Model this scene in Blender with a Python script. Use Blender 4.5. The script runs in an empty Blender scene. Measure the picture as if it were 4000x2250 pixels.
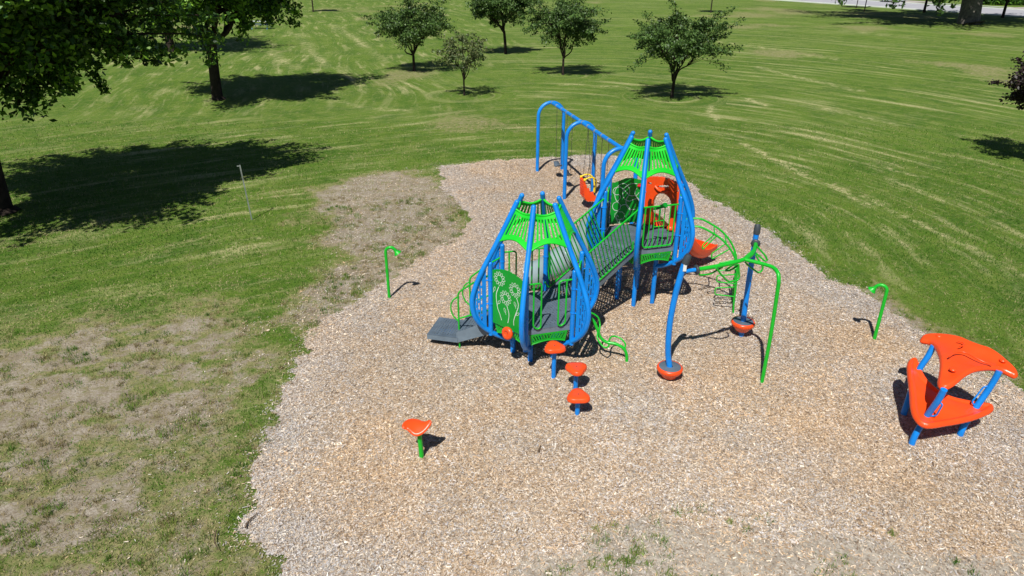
import bpy, math, random
import numpy as np
from mathutils import Vector, Matrix
random.seed(7); RNG = np.random.default_rng(7)
S = bpy.context.scene
COL = S.collection
R_ = math.radians

# ------------------------------------------------------------------ camera
CAMH, FPX, PITCH, ROLL = 6.8058, 2705.36, R_(25.378), R_(0.248)
c_, s_ = math.cos(PITCH), math.sin(PITCH)
_R = np.array([1, 0, 0.]); _U = np.array([0, s_, c_]); CF = np.array([0, c_, -s_])
CR = math.cos(ROLL)*_R + math.sin(ROLL)*_U; CU = -math.sin(ROLL)*_R + math.cos(ROLL)*_U
C0 = np.array([0, 0, CAMH])
cam = bpy.data.cameras.new('camera'); cam.sensor_width = 36; cam.lens = FPX/4000*36
cam.clip_start = 0.1; cam.clip_end = 1500
co = bpy.data.objects.new('camera', cam); COL.objects.link(co)
M = Matrix(((CR[0], CU[0], -CF[0], 0), (CR[1], CU[1], -CF[1], 0), (CR[2], CU[2], -CF[2], CAMH), (0, 0, 0, 1)))
co.matrix_world = M
S.camera = co

# ------------------------------------------------------------------ light
SUN_AZ, SUN_EL = R_(19), R_(54.5)
ld = Vector((math.sin(SUN_AZ)*math.cos(SUN_EL), math.cos(SUN_AZ)*math.cos(SUN_EL), -math.sin(SUN_EL)))
S.cycles.diffuse_bounces = 2
sun = bpy.data.lights.new('sun', 'SUN'); sun.energy = 5.0; sun.angle = R_(0.5); sun.color = (1, .965, .9)
so = bpy.data.objects.new('sun', sun); COL.objects.link(so); so.rotation_euler = ld.to_track_quat('-Z', 'Y').to_euler()
so.location = (-5, -10, 40)
W = bpy.data.worlds.new('World'); S.world = W; W.use_nodes = True
nt = W.node_tree; bg = nt.nodes['Background']
sk = nt.nodes.new('ShaderNodeTexSky'); sk.sky_type = 'NISHITA'; sk.sun_disc = False
sk.air_density = .75; sk.dust_density = .15; sk.sun_elevation = SUN_EL; sk.sun_rotation = R_(180+19)
nt.links.new(sk.outputs[0], bg.inputs[0]); bg.inputs[1].default_value = 0.05
S.view_settings.view_transform = 'Standard'; S.view_settings.look = 'None'
S.view_settings.exposure = 0.16; S.view_settings.gamma = 1.0

# ------------------------------------------------------------------ pixel -> world helpers (photo pixels, 4000 wide)
def ray(u, v): return CF + (u-2000)/FPX*CR - (v-1125)/FPX*CU
def G(u, v, z=0.0):
    d = ray(u, v); t = (z-CAMH)/d[2]; return C0 + t*d
def onplane(u, v, p, n):
    d = ray(u, v); p = np.array(p, float); n = np.array(n, float)
    return C0 + ((p-C0)@n)/(d@n)*d

# ------------------------------------------------------------------ materials
def mat(name, color, rough=.4, spec=.5, var=.06, vscale=3., bump=0., bscale=60., metallic=0., attr=None, trans=0., coat=0.):
    m = bpy.data.materials.new(name); m.use_nodes = True; n = m.node_tree.nodes; l = m.node_tree.links
    b = n['Principled BSDF']; b.inputs['Roughness'].default_value = rough
    b.inputs['Specular IOR Level'].default_value = spec; b.inputs['Metallic'].default_value = metallic
    if coat: b.inputs['Coat Weight'].default_value = coat; b.inputs['Coat Roughness'].default_value = .15
    if trans: b.inputs['Transmission Weight'].default_value = trans
    tc = n.new('ShaderNodeTexCoord')
    nz = n.new('ShaderNodeTexNoise'); nz.inputs['Scale'].default_value = vscale; nz.inputs['Detail'].default_value = 6
    l.new(tc.outputs['Object'], nz.inputs['Vector'])
    mx = n.new('ShaderNodeMix'); mx.data_type = 'RGBA'; mx.blend_type = 'MULTIPLY'; mx.inputs[0].default_value = 1
    mr = n.new('ShaderNodeMapRange'); mr.inputs[1].default_value = .3; mr.inputs[2].default_value = .7
    mr.inputs[3].default_value = 1-var*2; mr.inputs[4].default_value = 1+var
    l.new(nz.outputs[0], mr.inputs[0])
    if attr:
        a = n.new('ShaderNodeAttribute'); a.attribute_name = attr; l.new(a.outputs['Color'], mx.inputs[6])
    else: mx.inputs[6].default_value = (*color, 1)
    cb = n.new('ShaderNodeCombineColor')
    for i in range(3): l.new(mr.outputs[0], cb.inputs[i])
    l.new(cb.outputs[0], mx.inputs[7]); l.new(mx.outputs[2], b.inputs['Base Color'])
    mr2 = n.new('ShaderNodeMapRange'); mr2.inputs[1].default_value = .3; mr2.inputs[2].default_value = .7
    mr2.inputs[3].default_value = max(.02, rough-.08); mr2.inputs[4].default_value = min(1, rough+.1)
    l.new(nz.outputs[0], mr2.inputs[0]); l.new(mr2.outputs[0], b.inputs['Roughness'])
    if bump:
        n2 = n.new('ShaderNodeTexNoise'); n2.inputs['Scale'].default_value = bscale; n2.inputs['Detail'].default_value = 4
        l.new(tc.outputs['Object'], n2.inputs['Vector'])
        bp = n.new('ShaderNodeBump'); bp.inputs['Strength'].default_value = bump; bp.inputs['Distance'].default_value = .02
        l.new(n2.outputs[0], bp.inputs['Height']); l.new(bp.outputs[0], b.inputs['Normal'])
    return m
BLUE = mat('blue_powder_coat', (.002, .225, .74), .36, .5, .09, 2.5)
BLUEP = mat('blue_plastic', (.003, .23, .74), .45, .4, .05, 4)
GREEN = mat('green_powder_coat', (.008, .44, .022), .33, .5, .05, 3)
ROOFG = mat('bright_green_plastic', (.012, .56, .025), .42, .4, .04, 5)
PANELG = mat('deep_green_plastic', (.005, .30, .026), .42, .4, .04, 4)
ORANGE = mat('orange_plastic', (.88, .078, .010), .34, .5, .05, 3)
YELLOW = mat('yellow_plastic', (.85, .62, .02), .4, .5, .05, 3)
RED = mat('red_plastic', (.55, .01, .03), .4, .5)
DECKM = mat('grey_coated_steel', (.100, .135, .175), .5, .4, .10, 6)
FASC = mat('grey_coated_edge', (.155, .205, .255), .45, .4, .08, 6)
DARKP = mat('dark_grey_plastic', (.045, .055, .065), .5, .4, .1)
LINE = mat('white_engraving', (.72, .80, .74), .6, .3, .03)
STEEL = mat('galvanised_steel', (.42, .46, .45), .45, .5, .12, 8, metallic=.55)
CHAINM = mat('chain_steel', (.10, .10, .10), .5, .5, .1, metallic=.6)
TUBEM = mat('smoky_grey_plastic', (.27, .35, .37), .14, .6, .06, 3, coat=.5)
STICK = mat('decal_white', (.75, .75, .72), .5)
WOODD = mat('weathered_wood', (.13, .09, .06), .85, .2, .2, 30, bump=.5)

# ------------------------------------------------------------------ mesh builder
def smooth_path(pts, n=6):
    P = [np.array(p, float) for p in pts]
    if len(P) < 3: return P
    out = []
    Q = [2*P[0]-P[1]] + P + [2*P[-1]-P[-2]]
    for i in range(1, len(Q)-2):
        for k in range(n):
            t = k/n; a, b, c, d = Q[i-1], Q[i], Q[i+1], Q[i+2]
            out.append(.5*((2*b)+(c-a)*t+(2*a-5*b+4*c-d)*t*t+(3*b-a-3*c+d)*t**3))
    out.append(P[-1]); return out
def round_path(pts, r=.05, n=5):
    "polyline with filleted corners"
    P = [np.array(p, float) for p in pts]; out = [P[0]]
    for i in range(1, len(P)-1):
        a, b, c = P[i-1], P[i], P[i+1]
        u = a-b; w = c-b; lu, lw = np.linalg.norm(u), np.linalg.norm(w)
        rr = min(r, lu*.48, lw*.48); p0 = b+u/lu*rr; p1 = b+w/lw*rr
        for k in range(n+1):
            t = k/n; out.append((1-t)**2*p0+2*t*(1-t)*b+t*t*p1)
    out.append(P[-1]); return out
class MB:
    def __init__(s): s.v = []; s.f = []; s.sm = []
    def add(s, vs, fs, smooth):
        o = len(s.v); s.v += [tuple(map(float, x)) for x in vs]
        s.f += [tuple(i+o for i in f) for f in fs]; s.sm += [smooth]*len(fs)
    def tube(s, pts, r, seg=12, closed=False, dome=False):
        P = [np.array(p, float) for p in pts]; n = len(P)
        rs = r if hasattr(r, '__len__') else [r]*n
        vs = []; fs = []; up = None
        for i in range(n):
            if closed: t = P[(i+1) % n]-P[i-1]
            else: t = P[min(i+1, n-1)]-P[max(i-1, 0)]
            L = np.linalg.norm(t); t = t/L if L > 1e-9 else np.array([0, 0, 1.])
            if up is None:
                up = np.cross(t, [0, 0, 1.]) if abs(t[2]) < .9 else np.cross(t, [1., 0, 0])
            up = up-t*(up@t); up /= max(1e-9, np.linalg.norm(up)); w = np.cross(t, up)
            for k in range(seg):
                a = 2*math.pi*k/seg; vs.append(P[i]+rs[i]*(math.cos(a)*up+math.sin(a)*w))
        m = n if closed else n-1
        for i in range(m):
            for k in range(seg):
                a = i*seg+k; b = i*seg+(k+1) % seg; c = ((i+1) % n)*seg+(k+1) % seg; d = ((i+1) % n)*seg+k
                fs.append((a, d, c, b))
        s.add(vs, fs, True)
        if not closed:
            s.add(vs[:seg], [tuple(range(seg))], False)
            if dome: s.sphere(P[-1], rs[-1]*1.0, 10, seg)
            else: s.add(vs[-seg:], [tuple(reversed(range(seg)))], False)
    def sphere(s, c, r, n=8, seg=14, sc=(1, 1, 1), rot=None):
        vs = []; fs = []
        for i in range(n+1):
            th = math.pi*i/n
            for k in range(seg):
                a = 2*math.pi*k/seg
                p = np.array([math.sin(th)*math.cos(a)*sc[0], math.sin(th)*math.sin(a)*sc[1], math.cos(th)*sc[2]])*r
                if rot is not None: p = rot@p
                vs.append(np.array(c, float)+p)
        for i in range(n):
            for k in range(seg):
                fs.append((i*seg+k, (i+1)*seg+k, (i+1)*seg+(k+1) % seg, i*seg+(k+1) % seg))
        s.add(vs, fs, True)
    def lathe(s, c, prof, seg=28, smooth=True, rot=None):
        vs = []; fs = []
        for r, z in prof:
            for k in range(seg):
                a = 2*math.pi*k/seg; p = np.array([r*math.cos(a), r*math.sin(a), z])
                if rot is not None: p = rot@p
                vs.append(np.array(c, float)+p)
        for i in range(len(prof)-1):
            for k in range(seg):
                fs.append((i*seg+k, i*seg+(k+1) % seg, (i+1)*seg+(k+1) % seg, (i+1)*seg+k))
        s.add(vs, fs, smooth)
    def prism(s, poly, z0, z1, tf=None):
        n = len(poly); vs = [(x, y, z0) for x, y in poly]+[(x, y, z1) for x, y in poly]
        if tf is not None: vs = [tf(*p) for p in vs]
        fs = [tuple(reversed(range(n))), tuple(range(n, 2*n))]+[(i, (i+1) % n, n+(i+1) % n, n+i) for i in range(n)]
        s.add(vs, fs, False)
    def box(s, c, size, ax=None):
        c = np.array(c, float); A = np.eye(3) if ax is None else np.array(ax, float)
        vs = [c+A.T@(np.array([x, y, z])*np.array(size)/2) for x in (-1, 1) for y in (-1, 1) for z in (-1, 1)]
        s.add(vs, [(0, 1, 3, 2), (4, 6, 7, 5), (0, 4, 5, 1), (2, 3, 7, 6), (0, 2, 6, 4), (1, 5, 7, 3)], False)
    def plate(s, inside, x0, x1, y0, y1, res, tf, th):
        "flat cut-out plate: cells where inside(x,y) is true, thickness th, tf(x,y,d)->world"
        nx = max(1, int(round((x1-x0)/res))); ny = max(1, int(round((y1-y0)/res)))
        X = np.linspace(x0, x1, nx+1); Y = np.linspace(y0, y1, ny+1)
        xc = (X[:-1]+X[1:])/2; yc = (Y[:-1]+Y[1:])/2
        I = np.array([[bool(inside(a, b)) for b in yc] for a in xc])
        id_ = {}; vs = []; fs = []
        def vid(i, j, k):
            q = (i, j, k)
            if q not in id_: id_[q] = len(vs); vs.append(tf(X[i], Y[j], th/2 if k else -th/2))
            return id_[q]
        for i in range(nx):
            for j in range(ny):
                if not I[i, j]: continue
                fs.append((vid(i, j, 1), vid(i+1, j, 1), vid(i+1, j+1, 1), vid(i, j+1, 1)))
                fs.append((vid(i, j, 0), vid(i, j+1, 0), vid(i+1, j+1, 0), vid(i+1, j, 0)))
                if i == 0 or not I[i-1, j]: fs.append((vid(i, j, 0), vid(i, j, 1), vid(i, j+1, 1), vid(i, j+1, 0)))
                if i == nx-1 or not I[i+1, j]: fs.append((vid(i+1, j, 0), vid(i+1, j+1, 0), vid(i+1, j+1, 1), vid(i+1, j, 1)))
                if j == 0 or not I[i, j-1]: fs.append((vid(i, j, 0), vid(i+1, j, 0), vid(i+1, j, 1), vid(i, j, 1)))
                if j == ny-1 or not I[i, j+1]: fs.append((vid(i, j+1, 0), vid(i, j+1, 1), vid(i+1, j+1, 1), vid(i+1, j+1, 0)))
        s.add(vs, fs, False)
    def build(s, name, m, parent=None):
        me = bpy.data.meshes.new(name); me.from_pydata(s.v, [], s.f)
        me.polygons.foreach_set('use_smooth', s.sm); me.materials.append(m); me.update()
        o = bpy.data.objects.new(name, me); COL.objects.link(o)
        if parent is not None:
            o.parent = parent
            if isinstance(parent, bpy.types.Object):
                o.matrix_parent_inverse = world_of(parent).inverted()
        return o
def world_of(o):
    m = o.matrix_basis.copy()
    if o.parent: m = world_of(o.parent) @ o.matrix_parent_inverse @ m
    return m
def thing(name, label, cat, loc=(0, 0, 0), group=None):
    o = bpy.data.objects.new(name, None); COL.objects.link(o); o.location = loc
    o.empty_display_size = .2; tag(o, label, cat, group); return o
def tag(o, label=None, cat=None, group=None, kind=None):
    if label: o['label'] = label
    if cat: o['category'] = cat
    if group: o['group'] = group
    if kind: o['kind'] = kind
    return o
def quads_mesh(name, V, F, m, cols=None, parent=None, smooth=False):
    "numpy fast mesh; V (n,3), F (m,k)"
    me = bpy.data.meshes.new(name); k = F.shape[1]
    me.vertices.add(len(V)); me.vertices.foreach_set('co', np.ascontiguousarray(V, dtype=np.float32).ravel())
    me.loops.add(F.size); me.loops.foreach_set('vertex_index', F.astype(np.int32).ravel())
    me.polygons.add(len(F)); me.polygons.foreach_set('loop_start', np.arange(0, F.size, k, dtype=np.int32))
    me.polygons.foreach_set('loop_total', np.full(len(F), k, dtype=np.int32))
    if smooth: me.polygons.foreach_set('use_smooth', np.ones(len(F), dtype=bool))
    if cols is not None:
        a = me.color_attributes.new('Col', 'FLOAT_COLOR', 'POINT')
        c4 = np.ones((len(V), 4), dtype=np.float32); c4[:, :3] = cols; a.data.foreach_set('color', c4.ravel())
    me.materials.append(m); me.update(calc_edges=True)
    o = bpy.data.objects.new(name, me); COL.objects.link(o)
    if parent is not None: o.parent = parent; o.matrix_parent_inverse = world_of(parent).inverted()
    return o

# ------------------------------------------------------------------ noise / masks (numpy)
_L = np.random.default_rng(3).random((256, 256))
def vnoise(x, y):
    xi = np.floor(x).astype(int); yi = np.floor(y).astype(int); fx = x-xi; fy = y-yi
    fx = fx*fx*(3-2*fx); fy = fy*fy*(3-2*fy); g = lambda a, b: _L[a % 256, b % 256]
    return (g(xi, yi)*(1-fx)+g(xi+1, yi)*fx)*(1-fy)+(g(xi, yi+1)*(1-fx)+g(xi+1, yi+1)*fx)*fy
def fbm(x, y, f=1., o=4):
    r = 0; a = .5; t = 0
    for i in range(o): r = r+a*vnoise(x*f+17.3*i, y*f-9.1*i); t += a; a *= .5; f *= 2.03
    return r/t
def sdf(poly, X, Y):
    "signed distance, negative inside"
    P = np.array(poly, float); d = np.full(X.shape, 1e9); ins = np.zeros(X.shape, bool)
    for i in range(len(P)):
        a = P[i]; b = P[(i+1) % len(P)]; e = b-a; wx = X-a[0]; wy = Y-a[1]
        t = np.clip((wx*e[0]+wy*e[1])/max(1e-9, e@e), 0, 1)
        d = np.minimum(d, (wx-t*e[0])**2+(wy-t*e[1])**2)
        c = ((a[1] > Y) != (b[1] > Y)) & (X < (b[0]-a[0])*(Y-a[1])/((b[1]-a[1]) if b[1] != a[1] else 1e-9)+a[0]); ins ^= c
    d = np.sqrt(d); return np.where(ins, -d, d)
def sstep(a, b, x): t = np.clip((x-a)/(b-a), 0, 1); return t*t*(3-2*t)
def gp(pts): return [tuple(G(u, v)[:2]) for u, v in pts]
BED = gp([(1075, 2250), (1030, 2140), (990, 2040), (968, 1950), (962, 1850), (1000, 1760), (1055, 1680), (1100, 1600), (1140, 1480),
          (1165, 1400), (1200, 1320), (1260, 1260), (1370, 1195), (1480, 1110), (1600, 1040), (1740, 965), (1840, 890), (1830, 840), (1775, 790),
          (1735, 740), (1715, 700), (1688, 645), (1900, 630), (2100, 617), (2350, 602), (2560, 625), (2680, 700), (2740, 755), (2900, 850),
          (3010, 905), (3080, 960), (3140, 1010), (3260, 1095), (3380, 1140), (3470, 1205), (3590, 1290), (3740, 1375), (3900, 1480), (4000, 1545)])
BED += [(9.4, 8.6), (9.3, 6), (8.6, 3.6), (7, 2.6), (4, 2.3), (0, 2.4), (-2.0, 3.4)]
D1 = gp([(1180, 1180), (1280, 1060), (1290, 950), (1225, 850), (1250, 770), (1400, 705), (1560, 680), (1700, 720), (1790, 800), (1850, 890), (1740, 970),
         (1600, 1045), (1480, 1115), (1390, 1200), (1250, 1240), (1100, 1260)])
D2 = gp([(-500, 1340), (100, 1320), (500, 1265), (700, 1225), (860, 1230), (930, 1290), (880, 1400), (840, 1500), (850, 1600), (760, 1720), (700, 1880),
         (640, 2050), (560, 2250), (300, 2350), (-200, 2300), (-700, 2000)])
D3 = gp([(1850, 2400), (2050, 2200), (2300, 2110), (2650, 2065), (2950, 2085), (3250, 2140), (3600, 2180), (3850, 2130), (4100, 2100), (4200, 2500)])
def bed_sd(X, Y): return sdf(BED, X, Y) + (fbm(X, Y, 1.3, 4)-.5)*.55 + (fbm(X+40, Y, 4., 4)-.5)*.36
def dirt_mask(X, Y):
    n = fbm(X+11, Y+5, .9, 5)-.5; n2 = fbm((X*.8+Y*.3)+31, (Y*1.5-.4*X)+5, 1.9, 5)
    m1 = sstep(.8, -.9, sdf(D1, X, Y)+n*2.6); m2 = sstep(1.3, -.9, sdf(D2, X, Y)+n*2.0)
    holes = sstep(.44, .64, n2+.3*n)
    strip = np.exp(-((bed_sd(X, Y)-.9)/1.0)**2)*(X < -1)*(Y < 12)*.62*sstep(.33, .6, fbm(X+8, Y, 1.7, 4))
    m = np.maximum(np.maximum(m1*(1-.25*holes), m2*(1-.55*holes)), strip)
    edge = np.exp(-(np.abs(bed_sd(X, Y)-.15)/.38)**2)*sstep(.45, .62, fbm(X+3, Y+77, 1.1, 3))*(X > 6.5)
    far = sstep(.62, .74, fbm(X*.35+9, Y*.35+2, .35, 4))*.35*(Y > 30)
    return np.clip(np.maximum(m, np.maximum(edge*.8, far)), 0, 1)
TREES_XY = [(-6.66, 48.46), (-2.69, 39.18), (-.59, 58.05), (3.27, 46.96), (8.73, 38.85)]
def streaks(X, Y):
    "three mowing direction systems (s along, t across) and their blending weights"
    cx, cy = 1.5, 16.5; wb = (fbm(X, Y, .10, 2)-.5)*2.0
    r = np.hypot((X-cx)*1.15, (Y-cy)*.9); th = np.arctan2(Y-cy, X-cx)
    sa, ta = th*14, r+wb
    k_ = np.zeros_like(X); dd = np.zeros_like(X)
    for tx, ty in TREES_XY:
        d = np.hypot(X-tx, Y-ty); q = sstep(3.6, 2.2, d); k_ = np.maximum(k_, q); dd = np.where(d < 3.6, d, dd)
    ta = np.where(k_ > .5, dd+60, ta)
    sb, tb = X+.3*Y, Y-.36*X+.012*X*X+wb
    sc, tc = Y-.2*X, X+.27*Y+wb*1.2
    n = (fbm(X+70, Y, .13, 3)-.5)*7
    wB = sstep(-2, -6, X+n)*sstep(37, 29, Y+n); wC = sstep(5, -5, X+n*1.5)*sstep(31, 38, Y+n)*sstep(-.5, .5, 1-k_)
    wC = np.clip(wC, 0, 1-wB); wA = 1-wB-wC
    return (sa, ta), (sb, tb), (sc, tc), (wA, wB, wC)
def streak(X, Y):
    a, b, c, w = streaks(X, Y); wB = w[1] > .5; return np.where(wB, b[0], a[0]), np.where(wB, b[1], a[1])

# ------------------------------------------------------------------ ground materials
class NB:
    "tiny node helper"
    def __init__(s, m): s.n = m.node_tree.nodes; s.l = m.node_tree.links
    def node(s, t, **kw):
        x = s.n.new(t)
        for k, v in kw.items(): setattr(x, k, v)
        return x
    def noise(s, vec, scale, detail=4, rough=.55, dist=0):
        x = s.n.new('ShaderNodeTexNoise'); x.inputs['Scale'].default_value = scale; x.inputs['Detail'].default_value = detail
        x.inputs['Roughness'].default_value = rough; x.inputs['Distortion'].default_value = dist; s.l.new(vec, x.inputs['Vector']); return x.outputs[0]
    def rng(s, v, a, b, c=0., d=1., smooth=True):
        x = s.n.new('ShaderNodeMapRange'); x.interpolation_type = 'SMOOTHSTEP' if smooth else 'LINEAR'
        for i, q in enumerate((a, b, c, d)): x.inputs[i+1].default_value = q
        s.l.new(v, x.inputs[0]); return x.outputs[0]
    def mix(s, f, a, b, mode='MIX'):
        x = s.n.new('ShaderNodeMix'); x.data_type = 'RGBA'; x.blend_type = mode
        for k, v in ((0, f), (6, a), (7, b)):
            if isinstance(v, tuple): x.inputs[k].default_value = (*v, 1)
            elif isinstance(v, (int, float)): x.inputs[k].default_value = v
            else: s.l.new(v, x.inputs[k])
        return x.outputs[2]
    def math(s, op, a, b=0.):
        x = s.n.new('ShaderNodeMath'); x.operation = op
        for i, v in enumerate((a, b)):
            if isinstance(v, (int, float)): x.inputs[i].default_value = v
            else: s.l.new(v, x.inputs[i])
        return x.outputs[0]
    def attr(s, name, out='Fac'):
        x = s.n.new('ShaderNodeAttribute'); x.attribute_name = name; return x.outputs[out]
    def scaled(s, vec, sc):
        x = s.n.new('ShaderNodeVectorMath'); x.operation = 'MULTIPLY'; s.l.new(vec, x.inputs[0]); x.inputs[1].default_value = sc; return x.outputs[0]
    def bump(s, h, strength, dist):
        x = s.n.new('ShaderNodeBump'); x.inputs['Strength'].default_value = strength; x.inputs['Distance'].default_value = dist
        s.l.new(h, x.inputs['Height']); return x.outputs[0]
def newmat(name):
    m = bpy.data.materials.new(name); m.use_nodes = True; b = m.node_tree.nodes['Principled BSDF']
    return m, NB(m), b
# lawn
LAWN, k, b = newmat('lawn_turf')
pos = k.node('ShaderNodeTexCoord').outputs['Object']
big = k.noise(pos, .16, 4); mid = k.noise(pos, 1.3, 5, .6); fine = k.noise(pos, 22, 5, .7); vfine = k.noise(pos, 75, 3, .7)
g1 = k.mix(k.rng(big, .38, .62), (.070, .155, .012), (.130, .225, .026))
g1 = k.mix(k.rng(mid, .35, .7), g1, (.170, .245, .040))
g1 = k.mix(k.rng(k.noise(pos, .5, 4), .50, .68, 0, .6), g1, (.040, .120, .010))
g1 = k.mix(k.rng(fine, .38, .62, 0, .65), g1, (.030, .075, .006))
g1 = k.mix(k.rng(k.noise(pos, 5, 5, .7), .48, .66, 0, .6), g1, (.175, .215, .045))
wv = k.attr('wgt', 'Vector'); ws = k.node('ShaderNodeSeparateXYZ'); k.l.new(wv, ws.inputs[0])
tot = None; dark = None
for ci, nm in enumerate(('sta', 'stb', 'stc')):
    st = k.attr(nm, 'Vector'); sx = k.node('ShaderNodeSeparateXYZ'); k.l.new(st, sx.inputs[0])
    wob = k.noise(k.scaled(st, (.07, .30, 1)), 1., 3)
    ph = k.math('ADD', k.math('MULTIPLY', sx.outputs[1], (4.6, 3.9, 4.2)[ci]), k.math('MULTIPLY', wob, 14.))
    sn = k.math('SINE', ph)
    h1 = k.math('MULTIPLY', k.rng(sn, .0, .95), k.rng(k.noise(k.scaled(st, (.22, 1.1, 1)), 1., 6, .68), .49, .64))
    h2 = k.rng(k.noise(k.scaled(st, (.24, 4.6, 1)), 1., 7, .72), .53, .70)
    h3 = k.rng(k.noise(k.scaled(st, (.20, .8, 1)), 1., 7, .74), .52, .70)
    h = k.math('ADD', k.math('MULTIPLY', h1, .42), k.math('ADD', k.math('MULTIPLY', h2, .36), k.math('MULTIPLY', h3, .40)))
    dk = k.rng(sn, -.95, -.2, 1., 0.)
    h = k.math('MULTIPLY', h, ws.outputs[ci]); dk = k.math('MULTIPLY', dk, ws.outputs[ci])
    tot = h if tot is None else k.math('ADD', tot, h); dark = dk if dark is None else k.math('ADD', dark, dk)
g1 = k.mix(k.math('MULTIPLY', dark, .26), g1, (.050, .125, .014))
tot = k.math('MINIMUM', k.math('ADD', k.math('MULTIPLY', tot, 1.7), k.math('MULTIPLY', k.attr('row'), k.rng(k.noise(pos, 3, 6, .75), .42, .60, .0, 1.2))), 1.)
hs = k.math('MULTIPLY', tot, k.math('MULTIPLY', k.rng(k.noise(pos, .12, 4), .36, .60, .40, 1.15), k.rng(k.noise(pos, 9, 4, .7), .35, .60, .35, 1.05)))
lawn = k.mix(hs, g1, (.46, .43, .215))
# bare soil
d1 = k.mix(k.rng(k.noise(pos, 2.2, 5, .65), .35, .65), (.30, .255, .195), (.45, .40, .33))
d1 = k.mix(k.rng(fine, .40, .62, 0, .6), d1, (.19, .14, .085))
d1 = k.mix(k.rng(k.noise(pos, 40, 3, .7), .58, .70, 0, .8), d1, (.50, .46, .40))
d1 = k.mix(k.rng(k.noise(pos, 4, 7, .78), .47, .60, 0, .70), d1, (.235, .205, .095))
d1 = k.mix(k.rng(k.noise(pos, 11, 6, .8), .56, .68, 0, .8), d1, (.46, .40, .26))
d1 = k.mix(k.rng(k.noise(pos, 8, 7, .78), .56, .66, 0, .75), d1, (.11, .15, .032))
dm = k.math('ADD', k.attr('dirt'), k.math('MULTIPLY', k.math('SUBTRACT', k.noise(pos, 3.2, 7, .75), .5), 1.9))
olive = k.mix(k.rng(k.noise(pos, 7, 6, .75), .42, .58), (.17, .195, .065), (.30, .27, .125))
lawn = k.mix(k.rng(dm, .02, .42, 0, .9), lawn, olive)
colr = k.mix(k.rng(dm, .36, .80), lawn, d1)
k.l.new(colr, b.inputs['Base Color']); b.inputs['Roughness'].default_value = .9; b.inputs['Specular IOR Level'].default_value = .15
hh = k.math('ADD', k.math('MULTIPLY', fine, .6), k.math('MULTIPLY', vfine, .4))
k.l.new(k.bump(hh, .9, .05), b.inputs['Normal'])
# wood chip bed
BEDM, k, b = newmat('wood_chip_mulch')
pos = k.node('ShaderNodeTexCoord').outputs['Object']
wob = k.node('ShaderNodeTexNoise'); wob.inputs['Scale'].default_value = 7; wob.inputs['Detail'].default_value = 3; k.l.new(pos, wob.inputs['Vector'])
va = k.node('ShaderNodeVectorMath', operation='MULTIPLY_ADD'); k.l.new(wob.outputs[1], va.inputs[0]); va.inputs[1].default_value = (.35, .35, 0); k.l.new(pos, va.inputs[2])
def chips(sc, seed):
    x = k.node('ShaderNodeTexVoronoi'); x.inputs['Scale'].default_value = 1; k.l.new(k.scaled(va.outputs[0], sc), x.inputs['Vector']); return x
v1 = chips((26, 62, 1), 0); v2 = chips((58, 24, 1), 1)
pick = k.rng(k.noise(pos, 5, 2), .47, .53)
cc = k.mix(pick, v1.outputs['Color'], v2.outputs['Color']); sp = k.node('ShaderNodeSeparateColor'); k.l.new(cc, sp.inputs[0])
ramp = k.node('ShaderNodeValToRGB'); k.l.new(sp.outputs[0], ramp.inputs[0]); cr = ramp.color_ramp
for p, c in ((.0, (.15, .10, .065)), (.25, (.30, .205, .125)), (.5, (.46, .345, .225)), (.75, (.40, .35, .30)), (1., (.68, .57, .43))):
    e = cr.elements.new(p) if 0 < p < 1 else cr.elements[0 if p == 0 else 1]; e.color = (*c, 1)
tint = k.mix(k.rng(k.noise(pos, .45, 4), .38, .62), (1.0, .88, .76), (.92, .92, .95))
bc = k.mix(1., ramp.outputs[0], tint, 'MULTIPLY')
grey = k.mix(k.rng(sp.outputs[1], 0, 1), (.30, .285, .275), (.52, .50, .48))
bc = k.mix(k.math('MULTIPLY', k.attr('old'), .5), bc, grey)
soil = k.mix(k.rng(k.noise(pos, 14, 5, .7), .35, .65), (.30, .255, .205), (.48, .43, .36))
thm = k.math('ADD', k.attr('thin'), k.math('MULTIPLY', k.math('SUBTRACT', k.noise(pos, 8, 5, .7), .5), 1.1))
bc = k.mix(k.rng(thm, .45, .65), bc, soil)
k.l.new(bc, b.inputs['Base Color']); b.inputs['Roughness'].default_value = .85; b.inputs['Specular IOR Level'].default_value = .2
k.l.new(k.bump(sp.outputs[2], .8, .02), b.inputs['Normal'])

def attr_mat(name, rough, spec=.3, sub=0.):
    m, k, b = newmat(name); k.l.new(k.attr('Col', 'Color'), b.inputs['Base Color'])
    b.inputs['Roughness'].default_value = rough; b.inputs['Specular IOR Level'].default_value = spec
    if sub:
        t = k.node('ShaderNodeBsdfTranslucent'); k.l.new(k.attr('Col', 'Color'), t.inputs[0]); ms = k.node('ShaderNodeMixShader')
        ms.inputs[0].default_value = sub*.7; k.l.new(b.outputs[0], ms.inputs[1]); k.l.new(t.outputs[0], ms.inputs[2])
        k.l.new(ms.outputs[0], m.node_tree.nodes['Material Output'].inputs[0])
    return m
CHIPM = attr_mat('chip_wood', .75, .25); BLADEM = attr_mat('grass_blade', .7, .2, .25); LEAFM = attr_mat('leaf', .5, .35, .18)
BARK = mat('bark', (.040, .030, .024), .9, .15, .25, 6, bump=.9, bscale=14)
BARKG = mat('grey_bark', (.16, .145, .125), .9, .15, .25, 4, bump=.9, bscale=9)

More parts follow.
